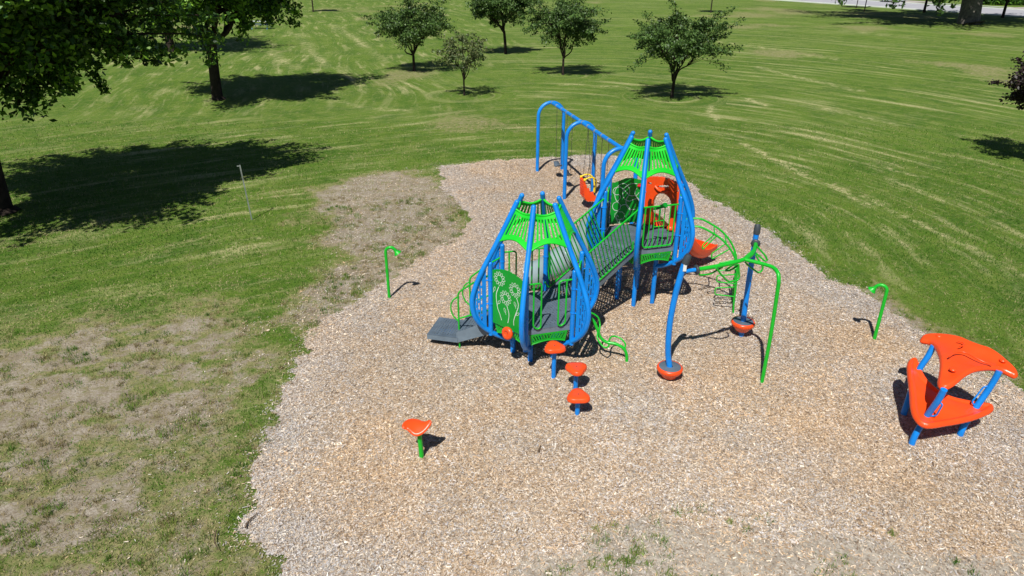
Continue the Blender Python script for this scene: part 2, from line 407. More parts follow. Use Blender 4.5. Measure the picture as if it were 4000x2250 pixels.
# ------------------------------------------------------------------ ground sheets
def axis(lo, a, b_, hi, step, grow):
    A = list(np.arange(a, b_, step)); x = b_; s = step
    while x < hi: A.append(x); s *= grow; x += s
    A.append(hi); x = a-step; s = step; B = []
    while x > lo: B.append(x); s *= grow; x -= s
    B.append(lo); return np.array(B[::-1]+A)
ax = axis(-420, -15, 13, 480, .10, 1.045); ay = axis(-60, 2, 27, 620, .10, 1.035)
X, Y = np.meshgrid(ax, ay, indexing='ij')
Z = (fbm(X, Y, .09, 3)-.5)*.22*sstep(26, 60, np.hypot(X, Y-10))*sstep(90, 70, Y)
Z -= .0
inb = bed_sd(X, Y) < -.12
Z = np.where(inb, -.03, Z)
V = np.stack([X, Y, Z], -1).reshape(-1, 3); nx, ny = X.shape
ii = np.arange(nx*ny).reshape(nx, ny)
F = np.stack([ii[:-1, :-1], ii[1:, :-1], ii[1:, 1:], ii[:-1, 1:]], -1).reshape(-1, 4)
lawn_o = quads_mesh('lawn', V, F, LAWN, smooth=True); tag(lawn_o, kind='structure')
a = lawn_o.data.attributes.new('dirt', 'FLOAT', 'POINT'); a.data.foreach_set('value', dirt_mask(X, Y).ravel().astype(np.float32))
sysA, sysB, sysC, wg = streaks(X, Y)
row = np.zeros_like(X)
for pl in ([(3253, 714), (3329, 767), (3390, 805)], [(3390, 767), (3511, 835), (3663, 904), (3815, 980), (3997, 1071), (4150, 1150)], [(2964, 262), (3086, 296), (3253, 334), (3359, 357)],
           [(3223, 425), (3359, 456), (3496, 486)], [(2775, 414), (2778, 448), (2805, 471)], [(3731, 524), (3815, 539), (4000, 566)], [(2919, 387), (2995, 414)], [(1075, 768), (1178, 757), (1304, 735)],
           [(365, 1136), (516, 1116)], [(381, 1183), (603, 1128)], [(0, 1203), (140, 1185), (278, 1160)], [(556, 1160), (762, 1112)], [(1062, 197), (1115, 249), (1154, 272)], [(1167, 131), (1213, 197), (1279, 262)],
           [(1298, 98), (1410, 164), (1508, 243)], [(1311, 393), (1410, 420), (1600, 433)], [(2200, 330), (2420, 340), (2600, 372)], [(3300, 120), (3600, 150)], [(2700, 150), (3000, 190), (3300, 235)], [(3400, 640), (3600, 690)], [(850, 1010), (930, 985)], [(820, 1000), (900, 960), (1000, 930)],
           [(2900, 560), (3060, 640), (3180, 700)], [(3480, 700), (3700, 790)], [(3600, 590), (3900, 640)]):
    Q = gp(pl); pw_ = fbm(X, Y, .8, 3)*.9
    for a_, b_ in zip(Q[:-1], Q[1:]):
        a_ = np.array(a_); e_ = np.array(b_)-a_; t = np.clip(((X-a_[0])*e_[0]+(Y-a_[1])*e_[1])/(e_@e_), 0, 1)
        d = np.hypot(X-a_[0]-t*e_[0]+(fbm(X, Y, 1.6, 3)-.5)*.35, Y-a_[1]-t*e_[1]); row = np.maximum(row, np.exp(-(d/(.07+.0035*Y))**2))
a = lawn_o.data.attributes.new('row', 'FLOAT', 'POINT'); a.data.foreach_set('value', (row*1.0).ravel().astype(np.float32))
for nme, v_ in (('sta', (*sysA, 0*X)), ('stb', (*sysB, 0*X)), ('stc', (*sysC, 0*X)), ('wgt', wg)):
    a = lawn_o.data.attributes.new(nme, 'FLOAT_VECTOR', 'POINT'); a.data.foreach_set('vector', np.stack(v_, -1).ravel().astype(np.float32))
# bed
bx = np.arange(-5.5, 10.2, .05); by = np.arange(1.8, 28.2, .05)
X, Y = np.meshgrid(bx, by, indexing='ij'); sd = bed_sd(X, Y)
def bedz(X, Y, sd): return .006+sstep(.0, -.5, sd)*(.045*fbm(X, Y, 1.5, 4)+.012*(fbm(X, Y, 9, 2)-.3)+.015)
Z = bedz(X, Y, sd)
nx, ny = X.shape; ii = np.arange(nx*ny).reshape(nx, ny)
F = np.stack([ii[:-1, :-1], ii[1:, :-1], ii[1:, 1:], ii[:-1, 1:]], -1).reshape(-1, 4)
keep = (sd < 0)[:-1, :-1].reshape(-1); F = F[keep]
used = np.unique(F); remap = -np.ones(nx*ny, int); remap[used] = np.arange(len(used))
V = np.stack([X, Y, Z], -1).reshape(-1, 3)[used]; F = remap[F]
bed_o = quads_mesh('wood_chip_bed', V, F, BEDM, smooth=True); tag(bed_o, kind='structure')
old = (sstep(-1.9, -.1, sd+(fbm(X, Y, .8, 3)-.5)*2.2)+.25*(fbm(X+50, Y, .6, 3) > .55)).ravel()[used]
def thin_mask(x, y):
    return np.maximum(sstep(.5, -.5, sdf(D3, x, y)+(fbm(x, y, 1.5, 4)-.5)*1.4), .75*sstep(.25, -.9, sdf(D1, x, y)+(fbm(x, y, 1.5, 4)-.5)*1.)) 
thin = thin_mask(X, Y).ravel()[used]
for nme, arr in (('old', np.clip(old, 0, 1)), ('thin', thin)):
    a = bed_o.data.attributes.new(nme, 'FLOAT', 'POINT'); a.data.foreach_set('value', arr.astype(np.float32))
def in_view(x, y, z=0., margin=60):
    d = np.stack([x-C0[0], y-C0[1], z-C0[2]+0*x], -1); w = d@CF; u = 2000+FPX*(d@CR)/w; v = 1125-FPX*(d@CU)/w
    return (w > 0) & (u > -margin*3) & (u < 4000+margin*3) & (v > -margin) & (v < 2250+margin*4)

# loose chips
n = 1300000
x = RNG.uniform(-5.6, 10.5, n); y = 3.4+(RNG.random(n)**1.35)*24
m_ = in_view(x, y, 0., 420); x = x[m_]; y = y[m_]
sd = bed_sd(x, y); th_ = thin_mask(x, y)
p = np.where(sd < -.12, 1., np.exp(-(np.maximum(sd+.12, 0)/.10)))*(1-.72*th_)
p = np.maximum(p, (.16*(y > 12)+.03)*dirt_mask(x, y)*(sd > 0)*(sd < 3.5)*(x < 5))
kz = RNG.random(len(x)) < p; x = x[kz]; y = y[kz]; sd = sd[kz]; n = len(x)
L = RNG.lognormal(-3.62, .38, n).clip(.014, .075); Wd = L*RNG.uniform(.16, .38, n); Wd = np.maximum(Wd, .008)
an = RNG.uniform(0, 2*np.pi, n); tl = RNG.normal(0, .25, n); tr = RNG.normal(0, .42, n)
u = np.stack([np.cos(an)*np.cos(tl), np.sin(an)*np.cos(tl), np.sin(tl)], -1)
w0 = np.stack([-np.sin(an), np.cos(an), 0*an], -1); w = w0*np.cos(tr)[:, None]+np.array([0, 0, 1])*np.sin(tr)[:, None]
z = np.where(sd < 0, bedz(x, y, sd)+.006, .014)+RNG.uniform(0, .010, n); c = np.stack([x, y, z], -1)
U2 = u*L[:, None]/2; W2 = w*Wd[:, None]/2; tp = RNG.uniform(.5, 1, n)[:, None]
V = np.stack([c-U2-W2, c+U2-W2*tp, c+U2+W2*tp, c-U2+W2], 1).reshape(-1, 3)
V[:, 2] = np.maximum(V[:, 2], .012)
pal = np.array([(.50, .375, .255), (.62, .51, .39), (.74, .66, .56), (.37, .265, .18), (.42, .385, .36), (.56, .52, .505), (.20, .145, .10), (.56, .41, .27)])
warm = np.array([.21, .17, .10, .16, .07, .05, .12, .12]); cold = np.array([.07, .09, .15, .09, .24, .21, .13, .02])
zz = fbm(x, y, .45, 3); gk = np.clip(.72*sstep(-1.9, -.1, sd+(fbm(x, y, .8, 3)-.5)*2.6)+.5*sstep(.5, .68, zz), 0, 1)
pw = np.cumsum(warm); pc = np.cumsum(cold/cold.sum()); rr = RNG.random(n); useg = RNG.random(n) < gk
idx = np.where(useg, np.searchsorted(pc, rr), np.searchsorted(pw, rr)).clip(0, 7)
col = pal[idx]*RNG.uniform(.75, 1.18, n)[:, None]
wm = sstep(.34, .66, fbm(x*1.1+60, y, .5, 4))[:, None]; col = col*(np.array([1.07, 1.0, .91])*wm+np.array([.96, .98, 1.01])*(1-wm))*(1.07+(fbm(x, y+33, 1.4, 4)-.5)*.28)[:, None]
chips_o = quads_mesh('wood_chips', V, np.arange(4*n).reshape(-1, 4), CHIPM, np.repeat(col, 4, 0))
tag(chips_o, 'loose tan, brown and grey wood chips covering the play bed', 'wood chips', kind='stuff')

# grass blades
def blades(x, y, h, wid, lean, col, name, label):
    n = len(x); an = RNG.uniform(0, 2*np.pi, n); la = RNG.uniform(0, 2*np.pi, n)
    ln = h*np.abs(RNG.normal(0, lean, n)); sdz = bed_sd(x, y); b0 = np.stack([x, y, np.where(sdz < 0, bedz(x, y, sdz), .004)], -1)
    wv = np.stack([np.cos(an), np.sin(an), 0*an], -1)*wid[:, None]/2
    tip = b0+np.stack([np.cos(la)*ln, np.sin(la)*ln, np.sqrt(np.maximum(h*h-ln*ln, (h*.3)**2))], -1)
    V = np.stack([b0-wv, b0+wv, tip], 1).reshape(-1, 3)
    o = quads_mesh(name, V, np.arange(3*n).reshape(-1, 3), BLADEM, np.repeat(col, 3, 0)); tag(o, label, 'grass', kind='stuff'); return o
n = 720000
y = 4+(RNG.random(n)**1.5)*28; x = RNG.uniform(-1, 1, n)*(.80*y+5)
m_ = in_view(x, y, 0., 300); x = x[m_]; y = y[m_]
sd = bed_sd(x, y); dm_ = dirt_mask(x, y)
hg = (1-.80*dm_)*sstep(-.10, .12, sd); tn = fbm(x, y, 4.5, 3)
p = np.clip(hg*1.05-.2*(tn < .45)+.10*sstep(.5, .65, tn)*(sd > 0), 0, 1)*np.clip(1.25-y/30, .25, 1)
kz = RNG.random(len(x)) < p; x = x[kz]; y = y[kz]; dm_ = dm_[kz]; n = len(x)
ss, tt = streak(x, y); hayn = fbm(ss*.16+3, tt*2.1+8, 1., 4); gn = fbm(x+5, y, .5, 4); gf = fbm(x, y+9, 3.5, 3)
pg = np.array([(.045, .130, .010), (.080, .190, .016), (.140, .245, .028), (.195, .255, .046), (.43, .38, .19)])
lev = np.clip((gn-.5)*5+(gf-.5)*3+RNG.normal(1.3, .7, n)+dm_*1.2, 0, 3).round().astype(int)
st_ = RNG.random(n) < np.clip((hayn-.50)*3.4, 0, .6)*(gf > .42)+.05+.32*dm_; st_ &= RNG.random(n) < np.where(x > 4, .45, 1.); lev = np.where(st_, 4, lev)
col = pg[lev]*RNG.uniform(.8, 1.2, n)[:, None]; brown = (RNG.random(n) < .6*dm_)[:, None]; col = np.where(brown, col*.35+np.array([.24, .19, .105]), col)
h = RNG.uniform(.025, .06, n)*(1+.5*(y > 16)); h = np.where(st_, h*1.1, h)
blades(x, y, h, RNG.uniform(.006, .012, n)*(1+y/22), .75+.4*st_, col, 'grass_blades', 'short mown green and straw coloured grass around the play bed')
# tufts of longer grass along the ragged edges and in the thin mulch
T = []
cand = np.stack([RNG.uniform(-12, 10, 34000), 5+RNG.random(34000)**1.4*16], -1)
cand = cand[in_view(cand[:, 0], cand[:, 1])]
sd = bed_sd(cand[:, 0], cand[:, 1]); dmc = dirt_mask(cand[:, 0], cand[:, 1]); tc_ = thin_mask(cand[:, 0], cand[:, 1])
cl = fbm(cand[:, 0]*1.0+7, cand[:, 1]*1.4, 1.6, 4)
pt = np.exp(-((sd-.15)/.22)**2)*.16*sstep(.40, .60, cl)+.22*dmc*sstep(.50, .62, cl)*(sd > .1)+(.22*tc_+.05*(tc_ > .05))*sstep(.46, .60, cl)*(np.abs(cand[:, 0]-2.6) < 3.2)*(sd < 0)*(cand[:, 1] < 9)+.10*np.exp(-((sd+.1)/.35)**2)*(cand[:, 0] > 6)*sstep(.45, .6, cl)
cand = cand[RNG.random(len(cand)) < pt]
nb = 46; m = len(cand); rad = RNG.uniform(.035, .13, m)*(1+.6*RNG.random(m)**3)
xx = (cand[:, 0:1]+RNG.normal(0, 1, (m, nb))*rad[:, None]*.6).ravel(); yy = (cand[:, 1:2]+RNG.normal(0, 1, (m, nb))*rad[:, None]*.6).ravel()
tl_ = RNG.integers(0, 4, m); tl_ = np.repeat(tl_, nb); rr = RNG.random(m*nb)
lev = np.where(rr < .12, 4, np.clip(tl_+RNG.integers(-1, 2, m*nb), 0, 3)); col = pg[lev]*RNG.uniform(.8, 1.25, m*nb)[:, None]
blades(xx, yy, RNG.uniform(.04, .11, m*nb), RNG.uniform(.006, .011, m*nb), .6, col, 'grass_tufts', 'ragged green grass tufts along the edge of the wood chips')

cand = np.stack([RNG.uniform(-12, 0, 42000), 6+RNG.random(42000)*15, ], -1); cand = cand[in_view(cand[:, 0], cand[:, 1])]
dmc = dirt_mask(cand[:, 0], cand[:, 1]); sd = bed_sd(cand[:, 0], cand[:, 1])
cand = cand[(RNG.random(len(cand)) < .20*dmc*sstep(.42, .6, fbm(cand[:, 0], cand[:, 1], 2.3, 4))) & (sd > -.2)]
m = len(cand); nb = 22; xx = (cand[:, 0:1]+RNG.normal(0, .035, (m, nb))).ravel(); yy = (cand[:, 1:2]+RNG.normal(0, .035, (m, nb))).ravel()
pb = np.array([(.20, .16, .065), (.28, .22, .11), (.15, .16, .05), (.36, .30, .16)]); col = pb[np.repeat(RNG.integers(0, 4, m), nb)]*RNG.uniform(.75, 1.25, m*nb)[:, None]
blades(xx, yy, RNG.uniform(.03, .08, m*nb), RNG.uniform(.006, .010, m*nb), .7, col, 'dry_grass_tufts', 'brown and olive dead grass tufts on the worn ground left of the chips')

# ------------------------------------------------------------------ road beyond the lawn
ASPH = mat('asphalt', (.38, .38, .41), .85, .3, .05, .5, bump=.2); CONC = mat('pale_concrete', (.62, .66, .60), .85, .3, .04, 1)
DRIVE = mat('driveway_paving', (.40, .37, .33), .85, .3, .06, 1)
e0 = np.array([52.81, 134.85]); ed = np.array([.4260, -.9047]); en = np.array([.9047, .4260])
def strip(name, o0, o1, z, m, t0=-260, t1=140, hh=0.):
    mb = MB(); P = lambda t, o: e0+ed*t+en*o
    ts = np.linspace(t0, t1, 9)
    for a_, b__ in zip(ts[:-1], ts[1:]):
        q = [P(a_, o0), P(b__, o0), P(b__, o1), P(a_, o1)]
        mb.add([(*p, z) for p in q]+[(*p, z-hh) for p in q], [(0, 1, 2, 3)]+([(0, 4, 5, 1), (2, 6, 7, 3)] if hh else []), False)
    o = mb.build(name, m); o.data.update(); tag(o, kind='structure')
    import bmesh as _b; bm = _b.new(); bm.from_mesh(o.data); _b.ops.recalc_face_normals(bm, faces=bm.faces)
    if sum(f.normal.z for f in bm.faces) < 0: _b.ops.reverse_faces(bm, faces=bm.faces)
    bm.to_mesh(o.data); bm.free(); return o
strip('road', 1.0, 15.5, .012, ASPH); strip('kerb', 0, 1.0, .13, CONC, hh=.13); strip('kerb', 15.5, 16.0, .13, CONC, hh=.13)
strip('sidewalk', 20.0, 21.2, .03, CONC); strip('driveway', 16.0, 24, .05, DRIVE, t0=1.5, t1=8.5, hh=.05); strip('driveway', 16.0, 24, .05, DRIVE, t0=24, t1=33, hh=.05)

# ------------------------------------------------------------------ trees
def tree(name, label, cat, x, y, H, zc, rad, nl, tips, leaves, lsize, trunk_r, fork, cols, group=None, bark=BARK, lean=(0, 0), spread=.35, seed=1, limbs=7, flat=.5, shell=.55, extra=None, cutz=None, keep=None, droop=0.):
    rg = np.random.default_rng(seed)
    root = thing(name, label, cat, (x, y, 0), group); base = np.array([x, y, 0.])
    ctr = base+np.array([lean[0], lean[1], zc]); rad = np.array(rad, float)
    d = rg.normal(0, 1, (tips, 3)); d /= np.linalg.norm(d, axis=1)[:, None]
    rr = (shell+(1-shell)*rg.random(tips)**.7)*rg.choice([.72, .88, 1.0, 1.10, 1.24], tips)
    lump = 1+.22*np.sin(3*np.arctan2(d[:, 1], d[:, 0])+seed)+.12*np.sin(5*np.arctan2(d[:, 1], d[:, 0])+2*seed+d[:, 2]*3)
    T_ = ctr+d*rad*(rr*lump)[:, None]
    T_[:, 2] = np.maximum(T_[:, 2], fork*.72+rg.random(tips)*.5)
    if extra is not None: T_ = np.vstack([T_, np.array(extra, float)])
    # limbs
    F0 = base+np.array([lean[0]*.35, lean[1]*.35, fork]); tb = MB()
    tb.tube(smooth_path([base-[0, 0, .05], base+[0, 0, .12], base*1+np.array([lean[0]*.12, lean[1]*.12, fork*.5]), F0], 4),
            np.interp(np.linspace(0, 1, 13), [0, .12, .5, 1], [trunk_r*1.45, trunk_r*1.08, trunk_r*.9, trunk_r*.78]).tolist(), 12)
    la = 2*np.pi*np.arange(limbs)/limbs+rg.random(limbs)*.6
    K = [ctr+np.array([math.cos(a)*rad[0]*.42, math.sin(a)*rad[1]*.42, rg.uniform(-.35, .35)*rad[2]]) for a in la]+[ctr+[0, 0, rad[2]*.45]]
    K = np.array(K); own = np.argmin(((T_[:, None]-K[None])**2).sum(-1), 1)
    for i, kp in enumerate(K):
        m_ = F0*.45+kp*.55; m_[2] -= .08*rad[2]; r0 = trunk_r*.52
        pth = smooth_path([F0-[0, 0, .15], F0*.8+kp*.2+rg.normal(0, .06*rad[0], 3), m_+rg.normal(0, .05*rad[0], 3), kp], 3)
        tb.tube(pth, np.linspace(r0, r0*.4, len(pth)).tolist(), 7)
        mem = np.where(own == i)[0]
        for j in mem[:: max(1, len(mem)//40)]:
            q = T_[j]; mid_ = kp*.5+q*.5+rg.normal(0, .05*rad[0], 3)+[0, 0, .05*rad[2]]
            st0 = pth[rg.integers(len(pth)//2, len(pth))]
            tb.tube([st0, st0*.4+mid_*.6, mid_*.4+q*.6, q], [r0*.30, r0*.2, r0*.12, r0*.04], 4)
    tb.build('trunk', bark, root)
    # leaves
    NT = len(T_); per = leaves//NT; jj = np.repeat(np.arange(NT), per); n = len(jj)
    axis_ = T_[jj]-K[own[jj]]; fr = rg.random(n)**.75; cen = T_[jj]-axis_*(1-fr)[:, None]*.70
    sp = spread*rg.uniform(.5, 1.2, NT)[jj]*(1.15-.65*fr)
    off = rg.normal(0, 1, (n, 3))*sp[:, None]; off[:, 2] *= flat; P = cen+off; P[:, 2] -= droop*np.abs(rg.normal(0, 1, n))
    if cutz is not None: P = P[P[:, 2] > cutz]
    if keep is not None: P = P[keep(P)]
    n = len(P); jj = jj[:n]
    nr = rg.normal(0, 1, (n, 3))+np.array([0, 0, .9])+(P-ctr)/rad*.5; nr /= np.linalg.norm(nr, axis=1)[:, None]
    t1 = np.cross(nr, rg.normal(0, 1, (n, 3))); t1 /= np.linalg.norm(t1, axis=1)[:, None]; t2 = np.cross(nr, t1)
    s = lsize*rg.uniform(.6, 1.35, n)[:, None]
    V = np.stack([P-t1*s*.6, P-t2*s*.34+nr*s*.06, P+t1*s*.6, P+t2*s*.34+nr*s*.06], 1).reshape(-1, 3)
    cols = np.array(cols); ci = rg.integers(0, len(cols), n); tipshade = rg.uniform(.75, 1.25, NT)[jj[:n]]
    col = cols[ci]*rg.uniform(.8, 1.2, n)[:, None]*tipshade[:, None]
    quads_mesh('crown', V, np.arange(4*n).reshape(-1, 4), LEAFM, np.repeat(col, 4, 0), parent=root)
    return root
GL = [(.052, .105, .022), (.070, .135, .028), (.038, .080, .018), (.10, .17, .038)]
GM = [(.035, .095, .010), (.075, .18, .014), (.022, .06, .008), (.16, .30, .025)]  # brightest green paints in sunlit leaf clumps, scattered at random over the crown
SMALL = 'small spreading trees on the lawn behind the playground'
tree('ornamental_tree', 'dark rounded small tree left of the sparse young tree, farthest left of the lawn trees', 'tree', -6.66, 48.46, 4.6, 2.95, (2.75, 2.75, 1.55), 0, 125, 15500, .12, .10, 1.15, GL, SMALL, seed=3, spread=.30)
tree('ornamental_tree', 'thin sparse young tree with see-through pale green crown, smallest of the lawn trees', 'tree', -2.69, 39.18, 3.9, 2.35, (1.65, 1.6, 1.25), 0, 80, 3800, .10, .055, .95, [(.10, .14, .045), (.12, .13, .05), (.07, .11, .035)], SMALL, seed=5, spread=.16)
tree('ornamental_tree', 'rear small tree with bent trunk, its crown overlapping the tree right of it', 'tree', -.59, 58.05, 5.6, 3.7, (2.9, 2.7, 1.7), 0, 130, 15000, .15, .13, 1.7, GL, SMALL, seed=8, lean=(-.35, 0), spread=.32)
tree('ornamental_tree', 'round small tree with forked trunk right behind the swing frame', 'tree', 3.27, 46.96, 5, 3.25, (2.45, 2.4, 1.7), 0, 125, 15500, .12, .085, 1.2, GL, SMALL, seed=11, spread=.28)
tree('ornamental_tree', 'widest small tree with ragged sideways branches, rightmost of the lawn trees', 'tree', 8.73, 38.85, 4.8, 3.05, (2.75, 2.6, 1.6), 0, 140, 18000, .115, .10, .95, GL, SMALL, seed=21, spread=.24, lean=(.1, 0))
BIG = 'big maples on the left of the lawn'
tree('maple_tree', 'nearest big dark maple filling the top left corner of the photo', 'tree', -15.1, 19.4, 11, 6.2, (4.35, 4.6, 2.6), 0, 520, 125000, .155, .36, 3.0, GM, BIG, seed=31, spread=.36, lean=(.9, -.2), limbs=9,
     extra=[(-14.6+i*.5, 18.3+.35*i, 3.2+.1*i) for i in range(3)]+[(-13.4, 19.7, 3.0), (-12.9, 20.2, 3.3), (-14.3, 18.9, 2.75), (-12.3, 19.9, 3.6), (-11.2, 20.8, 4.0), (-10.6, 21.2, 4.4)])
tree('maple_tree', 'big maple with a bare black trunk standing above its own long shadow', 'tree', -15.74, 37.67, 11, 6.4, (4.5, 5.0, 3.1), 0, 460, 85000, .19, .30, 3.1, GM, BIG, seed=37, spread=.42, lean=(.6, 0), limbs=9)
tree('maple_tree', 'farther big maple mostly hidden behind the two nearer ones', 'tree', -27.5, 58.5, 12, 7.2, (5.2, 5.2, 3.4), 0, 300, 40000, .26, .34, 3.3, GM, BIG, seed=41, spread=.75, limbs=9)
GO = [(.05, .11, .02), (.07, .15, .03), (.04, .085, .015)]
tree('old_shade_tree', 'massive old tree with a thick grey furrowed trunk near the road', 'tree', 54.9, 89.3, 24, 12.5, (17, 14.5, 7.2), 0, 420, 34000, .50, 1.25, 6.0, GO, seed=51, spread=1.05, limbs=11, bark=BARKG, flat=.5, shell=.4, lean=(-1.0, 2),
     extra=[tuple(onplane(u_, v_, (0, 86, 0), (0, 1, 0))) for u_, v_ in ((3262, 4), (3272, 22), (3470, -6), (3482, 14), (3488, 36), (3650, -8), (3664, 14), (3668, 36), (3660, 52), (3712, 2), (3728, 12), (3560, -30), (3600, -30))])
sap = [(54.9, 119.44, 'leaning sapling on the verge, left one of the close pair by the road', .07), (52.46, 111.31, 'pale stemmed sapling, right one of the close pair by the road', .08),
       (60.15, 109.06, 'young dark stemmed tree standing left of the massive trunk', .20), (65.63, 99.6, 'young tree right of the massive trunk, its crown showing against the road', .2),
       (28.4, 107, 'lone young tree at the top edge beyond the widest lawn tree', .10), (-28.25, 105.1, 'lone thin young tree far away at the top left, right of the maples', .11)]
for i, (x_, y_, lb, tr_) in enumerate(sap):
    big_ = tr_ > .15
    tree('young_tree', lb, 'tree', x_, y_, 6, 4.6 if not big_ else 4.4, (2.0, 2.0, 1.9) if not big_ else (3, 3, 2.4), 0, 60, 3200, .30, tr_, 2.0, GO, 'young trees near the road', seed=60+i, spread=.4, limbs=5)
tree('purple_leaf_tree', 'dark purple leaved tree cut by the right edge of the photo', 'tree', 19.9, 25.6, 5, 2.85, (2.05, 2.0, 1.35), 0, 130, 15000, .11, .10, 1.1, [(.020, .012, .013), (.030, .016, .016), (.016, .013, .010)], seed=71, spread=.26)
# hedge beyond the road
def hedge(x, y, sx, sy, sz, label, seed):
    rg = np.random.default_rng(seed); root = thing('bush', label, 'bush', (x, y, 0)); n = 5000
    P = rg.normal(0, 1, (n, 3)); P /= np.linalg.norm(P, axis=1)[:, None]; P = P*np.array([sx, sy, sz])*(.8+.3*rg.random(n))[:, None]; P[:, 2] = np.abs(P[:, 2]); P += [x, y, .1]
    nr = rg.normal(0, 1, (n, 3)); nr /= np.linalg.norm(nr, axis=1)[:, None]; t1 = np.cross(nr, rg.normal(0, 1, (n, 3))); t1 /= np.linalg.norm(t1, axis=1)[:, None]; t2 = np.cross(nr, t1)
    V = np.stack([P-t1*.3, P-t2*.18, P+t1*.3, P+t2*.18], 1).reshape(-1, 3)
    quads_mesh('foliage', V, np.arange(4*n).reshape(-1, 4), LEAFM, np.repeat(np.array(GM)[rg.integers(0, 3, n)], 4, 0), parent=root)
    mb = MB(); mb.tube([(x, y, 0), (x, y, sz*.6)], [.12, .05], 6); mb.build('stem', BARK, root)
hedge(88, 132, 6, 3.5, 2.6, 'dark dense bush across the road right of the massive trunk', 5)
mb = MB(); p_ = G(3870, 14); mb.tube([(p_[0], p_[1], 0), (p_[0]+.1, p_[1], 9)], [.2, .15], 10)
tag(mb.build('utility_pole', BARKG), 'pale wooden utility pole across the road beside the dark bush', 'pole')

# ================================================================== PLAY STRUCTURE
play = thing('play_structure', 'big blue and green play structure, two teardrop towers joined by a ramp', 'playground', (1.6, 12.7, 0))
YAW = -.2330
TW = {'n': (.448, 11.518, 0.0), 'f': (2.730, 13.828, .592)}
ARC = [(.385, 3.03), (.60, 2.60), (.80, 2.22), (1.0, 1.85), (1.145, 1.53), (1.212, 1.29), (1.208, 1.08), (1.15, .88), (1.02, .69), (.83, .53), (.62, .40), (.45, .33)]
RP = .872
def polar(tw, k, r, z, dt=0.):
    cx, cy, dz = TW[tw]; a = YAW-math.pi/2+k*math.pi/3
    return np.array([cx+r*math.cos(a)-dt*math.sin(a), cy+r*math.sin(a)+dt*math.cos(a), z+dz])
def edge(tw, k, R, s, z, d=0.):
    "point on the hexagon side k..k+1 of circumradius R; s along, d outward"
    cx, cy, dz = TW[tw]; a = YAW-math.pi/2+(k+.5)*math.pi/3; n = np.array([math.cos(a), math.sin(a)]); t = np.array([-n[1], n[0]])
    p = n*(R*math.cos(math.pi/6)+d)+t*s; return np.array([cx+p[0], cy+p[1], z+dz])
def arc_r(z):
    zs = [p[1] for p in ARC]; return np.interp(z, zs[::-1], [p[0] for p in ARC][::-1])
def dashes(x, y, cols, per, dash, w, off=.5):
    for i, c in enumerate(cols):
        if abs(x-c) < w/2 and ((y+i*off*per) % per) < dash: return True
    return False
